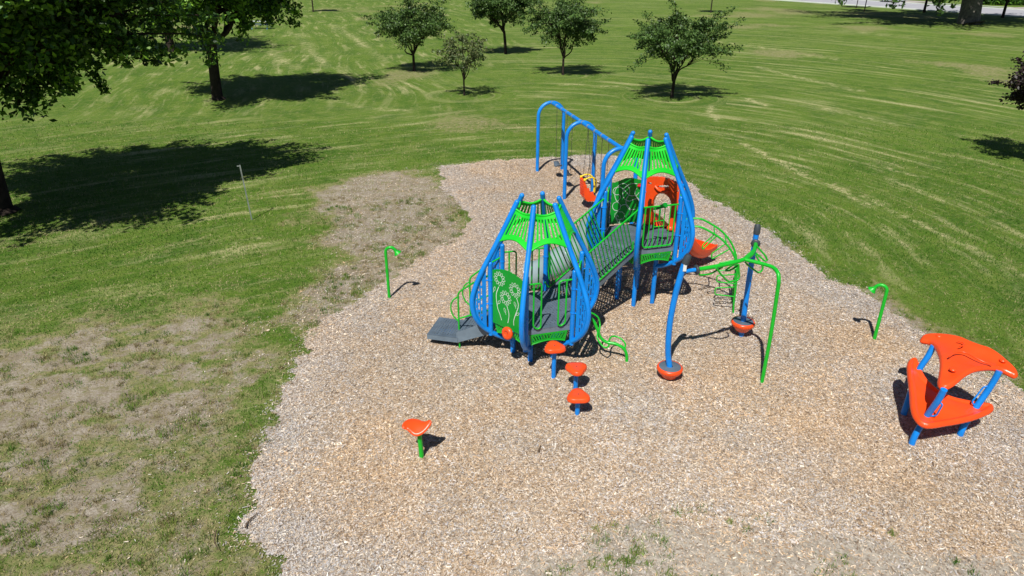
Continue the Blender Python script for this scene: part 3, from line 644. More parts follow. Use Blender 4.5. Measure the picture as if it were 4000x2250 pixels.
for tw in 'nf':
    dz = TW[tw][2]
    # deck with punched holes
    Rd = .845; hexp = [(Rd*math.cos(YAW-math.pi/2+k*math.pi/3), Rd*math.sin(YAW-math.pi/2+k*math.pi/3)) for k in range(6)]
    def inh(x, y, R=Rd): return all(x*math.cos(YAW-math.pi/2+(k+.5)*math.pi/3)+y*math.sin(YAW-math.pi/2+(k+.5)*math.pi/3) < R*.866 for k in range(6))
    def deck_in(x, y):
        if not inh(x, y): return False
        if not inh(x, y, Rd-.09): return True
        c, s = math.cos(YAW), math.sin(YAW); a = x*c+y*s; b = -x*s+y*c
        if abs(b-(.0)) < .02 or abs(a) < .0: return True
        j = math.floor(b/.045); return not ((b % .045) < .020 and ((a+(j % 2)*.035) % .07) < .034)
    cx, cy = TW[tw][:2]
    mb = MB(); mb.plate(deck_in, -Rd, Rd, -Rd, Rd, .0145, lambda x, y, d: (cx+x, cy+y, .895+dz+d), .012)
    deck = mb.build('deck', DECKM, play)
    mb = MB()
    for k in range(6):
        P = [(cx+hexp[k][0], cy+hexp[k][1]), (cx+hexp[(k+1) % 6][0], cy+hexp[(k+1) % 6][1])]
        q = [(cx+hexp[i][0]*.985, cy+hexp[i][1]*.985) for i in (k, (k+1) % 6)]
        zb, zt = .80+dz, .888+dz
        mb.add([(*P[0], zb), (*P[1], zb), (*P[1], zt), (*P[0], zt), (*q[0], zb), (*q[1], zb), (*q[1], zt), (*q[0], zt)], [(0, 1, 2, 3), (5, 4, 7, 6), (0, 4, 5, 1), (3, 2, 6, 7)], False)
    mb.build('fascia', FASC, deck)
    for k in range(6):
        mb = MB(); mb.tube([polar(tw, k, r, z) for r, z in smooth_path([(p[0], p[1]) for p in ARC[::-1]], 4)], .046, 16, dome=True); mb.build('arched_post', BLUE, play)
        mb = MB(); mb.tube([polar(tw, k, RP, .50), polar(tw, k, RP, 1.935)], .045, 16, dome=True)
        for zc in (1.62, 1.15): mb.tube([polar(tw, k, RP, zc), polar(tw, k, RP+.13, zc)], .013, 8); mb.tube([polar(tw, k, RP, zc-.012), polar(tw, k, RP, zc+.012)], .052, 12)
        mb.build('rail_post', BLUE, play)
        mb = MB(); mb.tube([polar(tw, k, .445, -.3-dz), polar(tw, k, .445, .86)], .048, 16); mb.build('leg', BLUE, play)
        # slotted fin between post and arch
        def fin_in(r, z):
            ro = arc_r(z)-.02
            if r > ro or r < RP+.085: return False
            if r < RP+.125 or r > ro-.045 : return True
            return not dashes(r, z, [RP+.165, RP+.215, RP+.265], .19, .15, .022)
        mb = MB(); mb.plate(fin_in, RP+.07, 1.24, .56, 1.88, .0125, lambda r, z, d: polar(tw, k, r, z, d), .022); mb.build('side_fin', BLUEP, play)
        # roof panel
        mb = MB(); NU, NV = 43, 30
        def rp(u, v, d=0.):
            z = 2.345+.58*v; z += (1-v)*.115*math.sin(math.pi*u)**1.0-v*.06*math.sin(math.pi*u)
            zz = 2.345+.58*v; r = arc_r(zz)-.01
            A = polar(tw, k, r, 0); B = polar(tw, (k+1) % 6, r, 0); P = A*(1-u)+B*u
            c = np.array([cx, cy, 0]); o = (P-c); o[2] = 0; o /= np.linalg.norm(o)
            P = P+o*d*.85-o*.03*math.sin(math.pi*u)*(1-v*.3); P[2] = z+dz+d*.5; return P
        def roof_in(u, v):
            if .17 < v < .86:
                for i in range(7):
                    c = .5+(i-3)*.118
                    if abs(u-c) < .026: return False
            return True
        mb.plate(roof_in, .04, .96, 0, 1, .0125, lambda u, v, d: rp(u, v, d), .012)
        mb.tube([rp(u, 1.0)+[0, 0, .0] for u in np.linspace(.04, .96, 13)], .021, 8); mb.tube([rp(u, 0.0) for u in np.linspace(.04, .96, 17)], .019, 8)
        mb.build('roof_panel', ROOFG, play)
    # slotted skirt under the deck
    for k in range(6):
        if (tw, k) in (('n', 2), ('n', 4), ('f', 2), ('f', 4)): continue
        L = .36
        def ap_in(s, z):
            zl = .575+.06*math.cos(s/L*math.pi/2)
            if z < zl or abs(s) > L: return False
            if z < zl+.035 or z > .765 or abs(s) > L-.04: return True
            return not (((s-z*.4*np.sign(s)) % .055) < .026)
        def ap_tf(s, z, d): t = (z-.57)/.24; return edge(tw, k, .845-.035*(1-t), s*(1-.10*(1-t)), z, d)
        mb = MB(); mb.plate(ap_in, -L, L, .565, .795, .011, ap_tf, .012)
        mb.tube([ap_tf(s, .575+.06*math.cos(s/L*math.pi/2), 0) for s in np.linspace(-L, L, 13)], .013, 7)
        mb.build('deck_skirt', GREEN, play)
def hoop(tw, k, side, par=None, z0=.92, zt=1.80):
    f = lambda s, z: edge(tw, k, RP, side*s, z)
    mb = MB()
    mb.tube(round_path([f(.42, zt), f(.16, zt), f(.16, z0+.02), f(.22, z0-.01), f(.30, z0+.05), f(.30, zt)], .07), .0165, 8)
    mb.build('grab_rail', GREEN, play)
for tw, k in (('n', 0), ('n', 1), ('n', 3), ('f', 1), ('f', 4)):
    for sd_ in (-1, 1): hoop(tw, k, sd_)
# flower panel
def fp_top(s): return 1.815+.11*math.cos(s/.42*math.pi/2)
mb = MB(); mb.plate(lambda s, z: z < fp_top(s), -.375, .375, .79, 1.95, .0125, lambda s, z, d: edge('n', 5, RP, s, z, d), .018)
fpan = mb.build('flower_panel', PANELG, play)
y1 = lambda x, y: (1650+x/3.151, 960+y/3.151)
def edge_plane(tw, k, R, uv):
    cx, cy, dz = TW[tw]; a = YAW-math.pi/2+(k+.5)*math.pi/3; n = np.array([math.cos(a), math.sin(a), 0]); t = np.array([-n[1], n[0], 0])
    p = onplane(*uv, np.array([cx, cy, 0])+n*R*math.cos(math.pi/6), n); return float((p-[cx, cy, 0])@t), float(p[2]-dz)
def ribbon(mb, pts, w, tf):
    "flat engraved line on a panel; pts (s,z)"
    P = np.array(pts); n = len(P)
    for i in range(n-1):
        d = P[i+1]-P[i]; L = np.hypot(*d)
        if L < 1e-6: continue
        d = d/L; q = np.array([-d[1], d[0]])*w/2; a = P[i]-d*w*.3; b = P[i+1]+d*w*.3
        vs = [tf(*(a-q)), tf(*(b-q)), tf(*(b+q)), tf(*(a+q))]; mb.add(vs, [(0, 1, 2, 3), (3, 2, 1, 0)][:1], False)
tfl = lambda s, z: edge('n', 5, RP, s, z, .0125)
for fx, fy in ((955, 405), (1145, 545), (1030, 640)):
    mb = MB(); cs, cz = edge_plane('n', 5, RP, y1(fx, fy)); R0 = .068
    ribbon(mb, [(cs+R0*math.cos(a), cz+R0*math.sin(a)) for a in np.linspace(0, 2*math.pi, 25)], .009, tfl)
    for i in range(12):
        a0 = 2*math.pi*i/12; pts = []
        for t in np.linspace(0, 1, 7):
            w = (t-.5)*.42*(1-.0*t); rr = R0+.010+.060*math.sin(math.pi*t)**.8
            ww = a0+(t-.5)*.50; pts.append((cs+rr*math.cos(ww), cz+rr*math.sin(ww)))
        ribbon(mb, pts, .0075, tfl)
    mb.build('flower_engraving', LINE, fpan)
for st in ([(945, 505), (915, 600), (930, 750), (960, 840), (980, 910)], [(1045, 730), (1070, 830), (1068, 890), (1058, 945)], [(1165, 640), (1187, 740), (1150, 850), (1130, 920), (1130, 975)]):
    mb = MB(); ribbon(mb, smooth_path([edge_plane('n', 5, RP, y1(*p)) for p in st], 5), .014, tfl); mb.build('stem_engraving', LINE, fpan)
for cx_, cy_, a in ((893, 525, 1.2), (952, 690, .9), (1020, 790, 2.0), (1145, 715, 1.9), (1180, 838, .7)):
    mb = MB(); cs, cz = edge_plane('n', 5, RP, y1(cx_, cy_)); pts = []
    for t in np.linspace(0, 2*math.pi, 15):
        px, pz = .042*math.cos(t), .020*math.sin(t)*(1-.3*math.cos(t)); pts.append((cs+px*math.cos(a)-pz*math.sin(a), cz+px*math.sin(a)+pz*math.cos(a)))
    ribbon(mb, pts, .008, tfl); ribbon(mb, [(cs-.035*math.cos(a), cz-.035*math.sin(a)), (cs-.075*math.cos(a), cz-.085*math.sin(a))], .008, tfl); mb.build('leaf_engraving', LINE, fpan)
# maze panel on the far tower
mb = MB(); mb.plate(lambda s, z: z < 1.87+.085*math.cos(s/.42*math.pi/2)**2, -.37, .38, .93, 1.99, .0125, lambda s, z, d: edge('f', 3, RP, s, z, d), .018)
mpan = mb.build('maze_panel', PANELG, play)
zb = lambda x, y: (2200+x/4.83, 640+y/4.83)
tfm = lambda s, z: edge('f', 3, RP, s, z, -.0125)
mb = MB()
for pl in ([(1000, 440), (950, 470), (940, 540), (990, 580), (1050, 580), (1075, 620), (1050, 670), (1010, 710), (950, 740), (925, 800), (950, 860), (1010, 880), (1060, 850), (1075, 790), (1050, 740), (1000, 690), (970, 600), (975, 500), (1020, 430), (1080, 380), (1150, 370), (1210, 410), (1250, 480), (1240, 560), (1200, 640), (1180, 720), (1200, 800), (1240, 850), (1300, 860), (1360, 850)],
           [(1390, 370), (1300, 370), (1220, 400), (1150, 460), (1120, 530), (1130, 620), (1180, 680), (1250, 700), (1320, 670), (1400, 655), (1430, 700)],
           [(1070, 810), (1120, 770), (1190, 770), (1240, 820), (1260, 880), (1230, 960)], [(1010, 435), (1080, 440), (1150, 490), (1210, 560), (1240, 590), (1310, 600), (1380, 590), (1425, 540)],
           [(1385, 460), (1350, 520), (1355, 590), (1400, 640), (1430, 670)], [(1010, 1140), (1020, 1080), (1000, 1030), (1010, 960), (1040, 1000)], [(1055, 1130), (1050, 1080), (1090, 1030)]):
    ribbon(mb, smooth_path([edge_plane('f', 3, RP, zb(*p)) for p in pl], 4), .013, tfm)
cr_ = [(1075+78*math.cos(a)*(1+.08*math.sin(9*a)), 975+75*math.sin(a)*(1+.08*math.sin(9*a))) for a in np.linspace(0, 2*math.pi, 46)]
cr_ = [(x-30 if x < 1050 else x, y) for x, y in cr_]
ribbon(mb, [edge_plane('f', 3, RP, zb(*p)) for p in cr_], .008, tfm)
mb.build('maze_engraving', LINE, mpan)
s_, z_ = edge_plane('f', 3, RP, zb(1430, 420)); mb = MB()
mb.lathe(edge('f', 3, RP, max(s_, -.33), z_, -.01), [(0, .06), (.03, .06), (.035, .03), (.05, .02), (.05, 0)], 9, False, rot=np.array([[math.cos(2.38), 0, 0], [0, 1, 0], [0, 0, 1]]) if False else None)
mb.build('spinner_knob', RED, mpan)
# orange hood panel with arched opening + eye holes (far tower, side 2)
def hood_in(s, z):
    top = 1.93+.085*math.cos((s)/.46*math.pi/2)
    if z > top or abs(s) > .425: return False
    hz = 1.70 if True else 0
    e = ((s+.02)/.235)**2+((z-1.42)/.26)**2
    if z < 1.42 and abs(s+.02) < .235-.03*(1.42-z) : return z < .93 and False
    if z >= 1.42 and e < 1: return False
    if abs(s-.33) < .05 and abs(z-1.83+.0*s) < .030: return False
    if abs(s+.36) < .035 and abs(z-1.81) < .035: return False
    if (s/.15)**2+((z-1.83+.25*(s))/.028)**2 < 1: return False
    return True
mb = MB(); mb.plate(hood_in, -.43, .43, .90, 2.03, .0135, lambda s, z, d: edge('f', 2, RP, s, z, d), .075)
hood = mb.build('slide_hood', ORANGE, play)
mb = MB(); mb.tube(smooth_path([edge('f', 2, RP, .18, 1.80, -.05), edge('f', 2, RP, .08, 1.74, -.06), edge('f', 2, RP, -.06, 1.73, -.06), edge('f', 2, RP, -.16, 1.77, -.05)], 5), .03, 10)
for sg in (-1, 1): mb.sphere(edge('f', 2, RP, -.02+sg*.29, .97, -.07), .085, 8, 12, (1, 1, .8)); mb.tube([edge('f', 2, RP, -.02+sg*.27, 1.5, -.03), edge('f', 2, RP, -.02+sg*.29, 1.0, -.05)], [.05, .06], 10)
mb.build('moulded_rim', ORANGE, hood)
# railing with telescope (far tower, side 0)
E0 = lambda s, z, d=0.: edge('f', 0, RP, s, z, d)
mb = MB(); mb.tube([E0(-.43, 1.81), E0(.43, 1.81)], .018, 8)
mb.tube(round_path([E0(-.33, 1.81), E0(-.33, .95), E0(.33, .95), E0(.33, 1.81)], .09), .017, 8)
for s in (-.22, -.12, .10, .22): mb.tube([E0(s, 1.81), E0(s, .95)], .011, 7)
mb.tube([E0(-.0, .95), E0(-.0, 1.38)], .011, 7); mb.tube([E0(-.12, 1.38), E0(.10, 1.38)], .011, 7); mb.tube([E0(-.12, 1.50), E0(.10, 1.50)], .011, 7)
rl = mb.build('guard_railing', GREEN, play)
mb = MB(); q0 = E0(-.06, 1.70, -.16); q1 = E0(.05, 1.86, .10); mb.tube([E0(-.01, 1.50), E0(-.01, 1.74)], .02, 8)
dv = (q1-q0)/np.linalg.norm(q1-q0); mb.tube([q0, q0+dv*.06, q0+dv*.065, q1-dv*.05, q1-dv*.05, q1], [.022, .03, .038, .042, .052, .052], 14)
mb.build('telescope', PANELG, rl)
# ------- ramp between the towers
A = edge('n', 2, RP, 0, .895); B = edge('f', 5, RP, 0, .895); dr = (B-A); Lr = np.linalg.norm(dr); dr /= Lr
sd_ = np.cross(dr, [0, 0, 1.]); sd_ /= np.linalg.norm(sd_); upn = np.cross(sd_, dr); HW = .36
def rp_(t, s, h=0.): return A+dr*t+sd_*s+upn*h
def ramp_in(t, s):
    if abs(s) > HW-.05 or t < .05 or t > Lr-.05: return True
    if abs((t % .42)-.21) < .018: return True
    j = math.floor(t/.05); return not ((t % .05) < .022 and ((s+(j % 2)*.032) % .064) < .036)
mb = MB(); mb.plate(ramp_in, -.02, Lr+.02, -HW, HW, .0145, lambda t, s, d: rp_(t, s, d), .012)
ramp = mb.build('ramp_floor', DECKM, play)
mb = MB()
for s in (-HW, HW): mb.box(rp_(Lr/2, s*1.02, -.05), (Lr, .014, .125), [dr, sd_, upn])
mb.build('stringer', FASC, ramp)
for sg, ka, kb in ((1, 2, 0), (-1, 3, 5)):
    mb = MB(); s = sg*(HW+.02)
    pa = polar('n', ka, RP, 1.82); pb = polar('f', kb, RP, 1.82)
    top = lambda t: rp_(t, s, .93*1.0) 
    mb.tube([pa, pb], .018, 8); railp = lambda t: pa+(pb-pa)*np.clip(((t)-(pa-A)@dr)/((pb-pa)@dr), 0, 1)
    mb.tube(round_path([rp_(.0, s, .22), rp_(.04, s, .05), rp_(Lr-.04, s, .05), rp_(Lr, s, .22)], .05), .015, 8)
    for t in np.linspace(.09, Lr-.06, 18): mb.tube([rp_(t, s, .05), railp(t-.10)], .0135, 6)
    mb.build('ramp_railing', GREEN, play)
# ------- transfer steps (near tower, side 4)
def tl(u, w, z): return edge('n', 4, 0, w, z, u)
def tread(u0, u1, w0, w1, z, name, kid=False):
    def ins(u, w):
        if kid:
            if ((u-(u0+u1)/2)/((u1-u0)/2))**4+((w-(w0+w1)/2)/((w1-w0)/2))**4 > 1: return False
        if min(u-u0, u1-u, w-w0, w1-w) < .045: return True
        j = math.floor(u/.05); return not ((u % .05) < .02 and ((w+(j % 2)*.03) % .06) < .028)
    mb = MB(); mb.plate(ins, u0, u1, w0, w1, .0145, lambda u, w, d: tl(u, w, z+d), .012)
    o = mb.build(name, DECKM, play); mb = MB()
    P = [(u0, w0), (u1, w0), (u1, w1), (u0, w1)]
    for i in range(4):
        a, b = P[i], P[(i+1) % 4]; mb.add([tl(*a, z-.10), tl(*b, z-.10), tl(*b, z-.006), tl(*a, z-.006)], [(0, 1, 2, 3)], False)
    mb.build('tread_skirt', FASC, o); return o
t1 = tread(1.44, 2.05, -.36, .36, .29, 'transfer_platform')
t2 = tread(.74, 1.12, -.34, .34, .60, 'step')
tread(1.12, 1.44, -.34, .34, .44, 'step')
for w in (-.35, .35):
    mb = MB(); mb.add([tl(.75, w, .48), tl(.75, w, .78), tl(1.46, w, .40), tl(1.46, w, .18)], [(0, 1, 2, 3)], False)
    mb.build('step_side_panel', FASC, play)
mb = MB(); mb.tube([tl(1.75, 0, -.1), tl(1.75, 0, .20)], .05, 12); mb.box(tl(1.75, 0, .20), (.3, .2, .02)); mb.build('platform_leg', BLUE, play)
for w, kk, fz in ((.39, 5, 0.), (-.39, 4, .28)):
    wj = w; post = polar('n', kk, RP, 1.70)
    sg = 1 if w > 0 else -1
    foot = G(*y1(460, 1280))+[0, 0, -.05] if w > 0 else tl(1.40, w, .30)
    tp = foot.copy(); tp[2] = 1.22; pe = polar('n', kk, RP, 1.72)
    mb = MB(); mb.tube(round_path([foot, tp, tp*.5+pe*.5+[0, 0, .03], pe], .08), .0175, 8)
    lo = foot.copy(); lo[2] = .68; lp = polar('n', kk, RP, 1.02); mb.tube([lo, lp], .0155, 8)
    ov = np.array([-.973, .231, 0])*.15
    a_ = foot.copy(); a_[2] = 1.14; b_ = foot.copy(); b_[2] = .62
    mb.tube(smooth_path([a_, a_*.8+b_*.2+ov*.75, a_*.5+b_*.5+ov, a_*.2+b_*.8+ov*.7, b_], 5), .0145, 8)
    mb.build('step_handrail', GREEN, play)
# ------- tube slide (far tower, side 4, going left)
p0 = edge('f', 4, RP, 0, 1.27, -.05); path = smooth_path([p0, edge('f', 4, RP, 0, 1.22, .15), (1.55, 14.12, 1.16), (1.04, 14.12, .76), (.62, 14.20, .46), (.38, 14.26, .36)], 5)
mb = MB(); rr = []; 
for i in range(len(path)): rr.append(.305+.012*math.sin(i*.9)+(.03 if i > len(path)-2 else 0))
inner = path
mb.tube(path, rr, 26); mb.f = [f for f in mb.f if len(f) == 4]; mb.sm = [True]*len(mb.f)
nv = len(mb.v); mb.tube(path, [r-.02 for r in rr], 26); q = [(f, s) for f, s in zip(mb.f, mb.sm) if len(f) == 4]; mb.f = [f for f, _ in q]; mb.sm = [s for _, s in q]
mb.build('tube_slide', TUBEM, play)
mb = MB()
for i in (13,):
    if i < len(path)-1: mb.tube([path[i]-(path[i+1]-path[i])*.12, path[i]+(path[i+1]-path[i])*.12], .345, 26)
mb.build('slide_flange', TUBEM, play)
# ------- open wave slide (far tower, side 2)
sp_ = smooth_path([edge('f', 2, RP, 0, .90, -.02), edge('f', 2, RP, 0, .88, .2), (3.72, 14.86, 1.10), (4.0, 15.12, .74), (4.27, 15.38, .46), (4.52, 15.63, .34), (4.78, 15.90, .36)], 5)
prof = []
for a in np.linspace(-1, 1, 15): prof.append((a*.25, .20*abs(a)**3.2))
prof = [(-.285, .185), (-.275, .215)]+prof+[(.275, .215), (.285, .185)]
def sweep(path, prof, flare=0.):
    vs = []; fs = []; n = len(path); m = len(prof)
    for i, p in enumerate(path):
        p = np.array(p); t = np.array(path[min(i+1, n-1)])-np.array(path[max(0, i-1)]); t /= np.linalg.norm(t)
        sd2 = np.cross(t, [0, 0, 1.]); sd2 /= np.linalg.norm(sd2); u = np.cross(sd2, t); f = 1+flare*max(0, (i/n-.75)*4)
        for a, b in prof: vs.append(p+sd2*a*f+u*b)
    for i in range(n-1):
        for j in range(m-1): a = i*m+j; fs.append((a, a+1, a+m+1, a+m))
    return vs, fs
mb = MB(); vs, fs = sweep(sp_, prof, .12); mb.add(vs, fs, True)
vs, fs = sweep(sp_, [(-.285, .185), (-.27, .05), (-.2, -.05), (.2, -.05), (.27, .05), (.285, .185)], .12); mb.add(vs, [tuple(reversed(f)) for f in fs], True)
m6 = 6; L0 = len(vs)-m6; mb.add(vs[-m6:], [tuple(range(m6))], False)
mb.build('wave_slide', ORANGE, play)
# ------- arched loop climber (far tower, side 1)
dA = np.array([.973, -.231, 0]); nA = np.array([.231, .973, 0])
prf = [(-1.22, 1.86), (-.99, 1.90), (-.86, 1.882), (-.675, 1.80), (-.485, 1.69), (-.338, 1.56), (-.215, 1.41), (-.125, 1.24), (-.068, 1.045), (-.04, .624), (-.03, .279), (0, -.08)]
fN = np.array([4.714, 13.077, 0]); fF = np.array([4.839, 13.57, 0])
mb = MB(); Nn = [fN+dA*a+[0, 0, z] for a, z in prf]; Ff = [fF+dA*a+[0, 0, z] for a, z in prf]
mb.tube(smooth_path(Nn, 4), .021, 10); mb.tube(smooth_path(Ff, 4), .021, 10)
climb = mb.build('arch_climber', GREEN, play)
AN = lambda a, z, w=0.: fN+dA*a+nA*w+[0, 0, z]
for lp in ([(-.61, 1.76), (-.82, 1.52), (-.81, 1.42), (-.57, 1.73)], [(-.36, 1.58), (-.62, 1.35), (-.60, 1.23), (-.28, 1.47)], [(-.13, 1.24), (-.44, 1.16), (-.47, .97), (-.08, 1.06)], [(-.08, .92), (-.45, .87), (-.44, .73), (-.05, .72)], [(-.06, .63), (-.45, .59), (-.44, .44), (-.03, .42)], [(-.05, .3), (-.42, .27), (-.42, .14), (-.02, .12)][:0]):
    if not lp: continue
    mb = MB(); (a0, z0), (a1, z1_), (a2, z2), (a3, z3) = lp
    mb.tube(round_path([AN(a0, z0, .5)+dA*.0, AN(a0, z0, .02), AN(a1, z1_, -.03), AN(a2, z2, -.03), AN(a3, z3, 0)], .04), .0135, 8); mb.build('rung', GREEN, climb)
# ------- winding vine climber (near tower, side 1)
vP = np.array([1.158, 11.35]); vd = np.array([.966, -.26]); vn = np.array([.26, .966])
vq = lambda s, w, z: (vP[0]+vd[0]*s+vn[0]*w, vP[1]+vd[1]*s+vn[1]*w, z)
mb = MB(); mb.tube(smooth_path([vq(-.02, 0, .84), vq(.2, 0, .86), vq(.34, 0, .82), vq(.436, 0, .64), vq(.49, 0, .50), vq(.568, 0, .418), vq(.653, 0, .389), vq(.772, 0, .386), vq(.866, 0, .358), vq(.951, 0, .305), vq(1.004, 0, .20), vq(1.022, 0, .05), vq(1.025, 0, -.1)], 4), .030, 12)
vine = mb.build('vine_climber', GREEN, play)
mb = MB(); mb.tube(smooth_path([vq(.16, .03, .86), vq(.26, .16, .88), vq(.40, .22, .78), vq(.45, .22, .64), vq(.465, .08, .56), vq(.455, -.06, .59), vq(.47, -.15, .53), vq(.55, -.18, .43), vq(.63, -.20, .39), vq(.68, -.12, .39), vq(.665, .02, .39), vq(.67, .20, .39), vq(.74, .28, .385), vq(.85, .27, .36), vq(.94, .20, .32), vq(.965, .09, .31), vq(.96, .0, .29)], 5), .0165, 9); mb.build('foot_loop', GREEN, vine)
# orange talk disc below the flower panel
zc = edge_plane('n', 5, RP+.16, (1650+660/1.985, 720+1155/1.985))
def disc_rot(n):
    n = np.array(n)/np.linalg.norm(n); a = np.cross([0, 0, 1.], n); a /= np.linalg.norm(a); b = np.cross(n, a); return np.stack([a, b, n], 1)
a_ = YAW-math.pi/2+5.5*math.pi/3; nn = np.array([math.cos(a_), math.sin(a_), .15]); rot = disc_rot(nn)
mb = MB(); c = edge('n', 5, RP+.16, zc[0], zc[1]); mb.lathe(c, [(0, .035), (.045, .03), (.05, .045), (.085, .045), (.115, .03), (.12, 0), (.11, -.03), (0, -.035)], 24, True, rot)
mb.build('orange_dial', ORANGE, play)
mb = MB(); mb.tube([c-nn*.02, c-nn*.28], .02, 8); mb.build('dial_arm', BLUE, play)

# ================================================================== POD CLIMBER (overhead loops and two pods)
pc = thing('pod_climber', 'green overhead loop climber on two blue posts with orange standing pods and one green pole', 'climbing frame', (3.7, 11.1, 0))
bA = G(2550+130/1.985, 820+1325/1.985); bB = G(2550+685/1.985, 820+990/1.985)
mb = MB(); PA = [bA+np.array(o) for o in ((-.01, 0, -.1), (-.024, .007, .253), (-.082, .022, .588), (-.106, .028, 1.099), (-.09, .024, 1.476), (-.054, .015, 1.845), (0, 0, 2.206), (.03, -.008, 2.32))]
mb.tube(smooth_path(PA, 4), .052, 18); pa_ = mb.build('curved_post', BLUE, pc)
mb = MB(); mb.tube([PA[-1]+np.array([-.008, 0, -.03]), PA[-1]+np.array([.022, -.006, .09]), PA[-1]+np.array([.035, -.01, .13])], [.060, .060, .045], 16); mb.build('post_cap', DARKP, pa_)
mb = MB(); s0 = G(3.0, 0) if False else None
tj = G(2550+300/1.985, 820+470/1.985, 2.13); tc0 = bA+np.array([-.02, 0, 2.13]); col0 = G(2550+340/1.985, 820+463/1.985, 2.15)
mb.tube([tc0, col0], .036, 12); mb.build('stub_arm', BLUE, pa_)
def collar(c, d, par):
    mb = MB(); mb.lathe(c, [(.03, -.025), (.075, -.022), (.085, 0), (.075, .022), (.03, .025)], 20, True, disc_rot(d)); mb.build('collar', DARKP, par)
mb = MB(); PB = [bB+np.array(o) for o in ((0, 0, -.1), (-.011, .004, .348), (-.026, .01, .968), (-.033, .012, 1.513), (-.036, .014, 2.014), (-.033, .012, 2.24))]
mb.tube(smooth_path(PB, 4), .052, 18); pb_ = mb.build('curved_post', BLUE, pc)
mb = MB(); mb.tube([PB[-1]-[0, 0, .03], PB[-1]+[0, 0, .10], PB[-1]+[0, .02, .15]], [.060, .060, .045], 16); mb.build('post_cap', DARKP, pb_)
hb = 2.15
Bm = [col0]+[G(2550+x/1.985, 820+y/1.985, hb) for x, y in ((480, 440), (620, 410), (720, 378), (775, 335), (795, 285), (797, 262))]
Bm[-1] = Bm[-1]; endB = PB[-1]*0+np.array([PB[4][0], PB[4][1], hb])
mb = MB(); mb.tube(smooth_path(Bm, 5), .037, 14); beam = mb.build('overhead_beam', GREEN, pc)
mb = MB(); mb.tube([Bm[-1], endB], .034, 10); mb.build('stub_arm', BLUE, pb_)
collar(col0, col0-tc0, beam); collar(Bm[-1], Bm[-1]-Bm[-2], beam)
gpb = G(2550+843/1.985, 820+1350/1.985)
mb = MB(); mb.tube(smooth_path([G(2550+715/1.985, 820+385/1.985, hb), G(2550+850/1.985, 820+418/1.985, hb), G(2550+930/1.985, 820+445/1.985, hb-.0), gpb+np.array([-.04, .09, hb-.02]), gpb+np.array([-.03, .02, hb-.12]), gpb+np.array([-.02, .01, hb-.3]), gpb+np.array([0, 0, 1.0]), gpb+np.array([0, 0, -.1])], 5), .033, 14)
mb.build('green_pole', GREEN, pc)
z4b = lambda x, y: (2650+x/5.572, 860+y/5.572)
pn = np.array([Bm[3][1]-Bm[0][1], -(Bm[3][0]-Bm[0][0]), 0]); q = Bm[2]
for pts, n_, q_ in (([(440, 1080), (450, 1200), (690, 1175), (830, 1100), (960, 1020)], pn, q+[0, .05, 0]), ([(820, 1040), (960, 1220), (1090, 1345), (1290, 1310), (1325, 1240), (1310, 960)], pn, q-[0, .10, 0]),
                    ([(1290, 990), (1140, 1090), (1010, 1110), (1100, 1030), (1230, 950)], pn, q+[0, .12, 0]),
                    ([(1450, 915), (1560, 1020), (1740, 1145), (1800, 1120), (1850, 1030), (1760, 900), (1680, 750)], (0, 1, 0), (0, Bm[4][1]-.22, 0)),
                    ([(1700, 560), (1900, 780), (1935, 870), (1890, 895), (1690, 720)], (0, 1, 0), (0, Bm[5][1]-.08, 0)), ([(1620, 660), (1500, 760), (1390, 860)], (0, 1, 0), (0, Bm[4][1]+.05, 0))):
    mb = MB(); mb.tube(round_path([onplane(*z4b(*p), q_, n_) for p in pts], .06), .0165, 9); mb.build('hand_loop', GREEN, beam)
for (b_, zc_, par) in ((bA, .25, pa_), (bB, .33, pb_)):
    c = b_+np.array([-.02, .01, zc_]) if b_ is bA else b_+np.array([-.01, .004, zc_])
    mb = MB(); mb.lathe(c, [(0.04, -.165), (.11, -.165), (.13, -.15), (.145, -.11), (.20, -.06), (.228, -.01), (.230, .02), (.215, .045), (.195, .047)], 40); pod = mb.build('pod', ORANGE, pc)
    mb = MB(); mb.lathe(c, [(.05, .052), (.19, .05), (.196, .046)], 40)
    for k_ in range(4): a = k_*math.pi/2+.5; mb.sphere(c+[.13*math.cos(a), .13*math.sin(a), .053], .01, 5, 8)
    mb.build('pod_top', DECKM, pod)
mb = MB(); mb.box(onplane(2550+243/1.985, 820+440/1.985, bA, (bA[0], bA[1], 0))-[0, .055, 0], (.055, .004, .12)); mb.build('sticker', STICK, pa_)

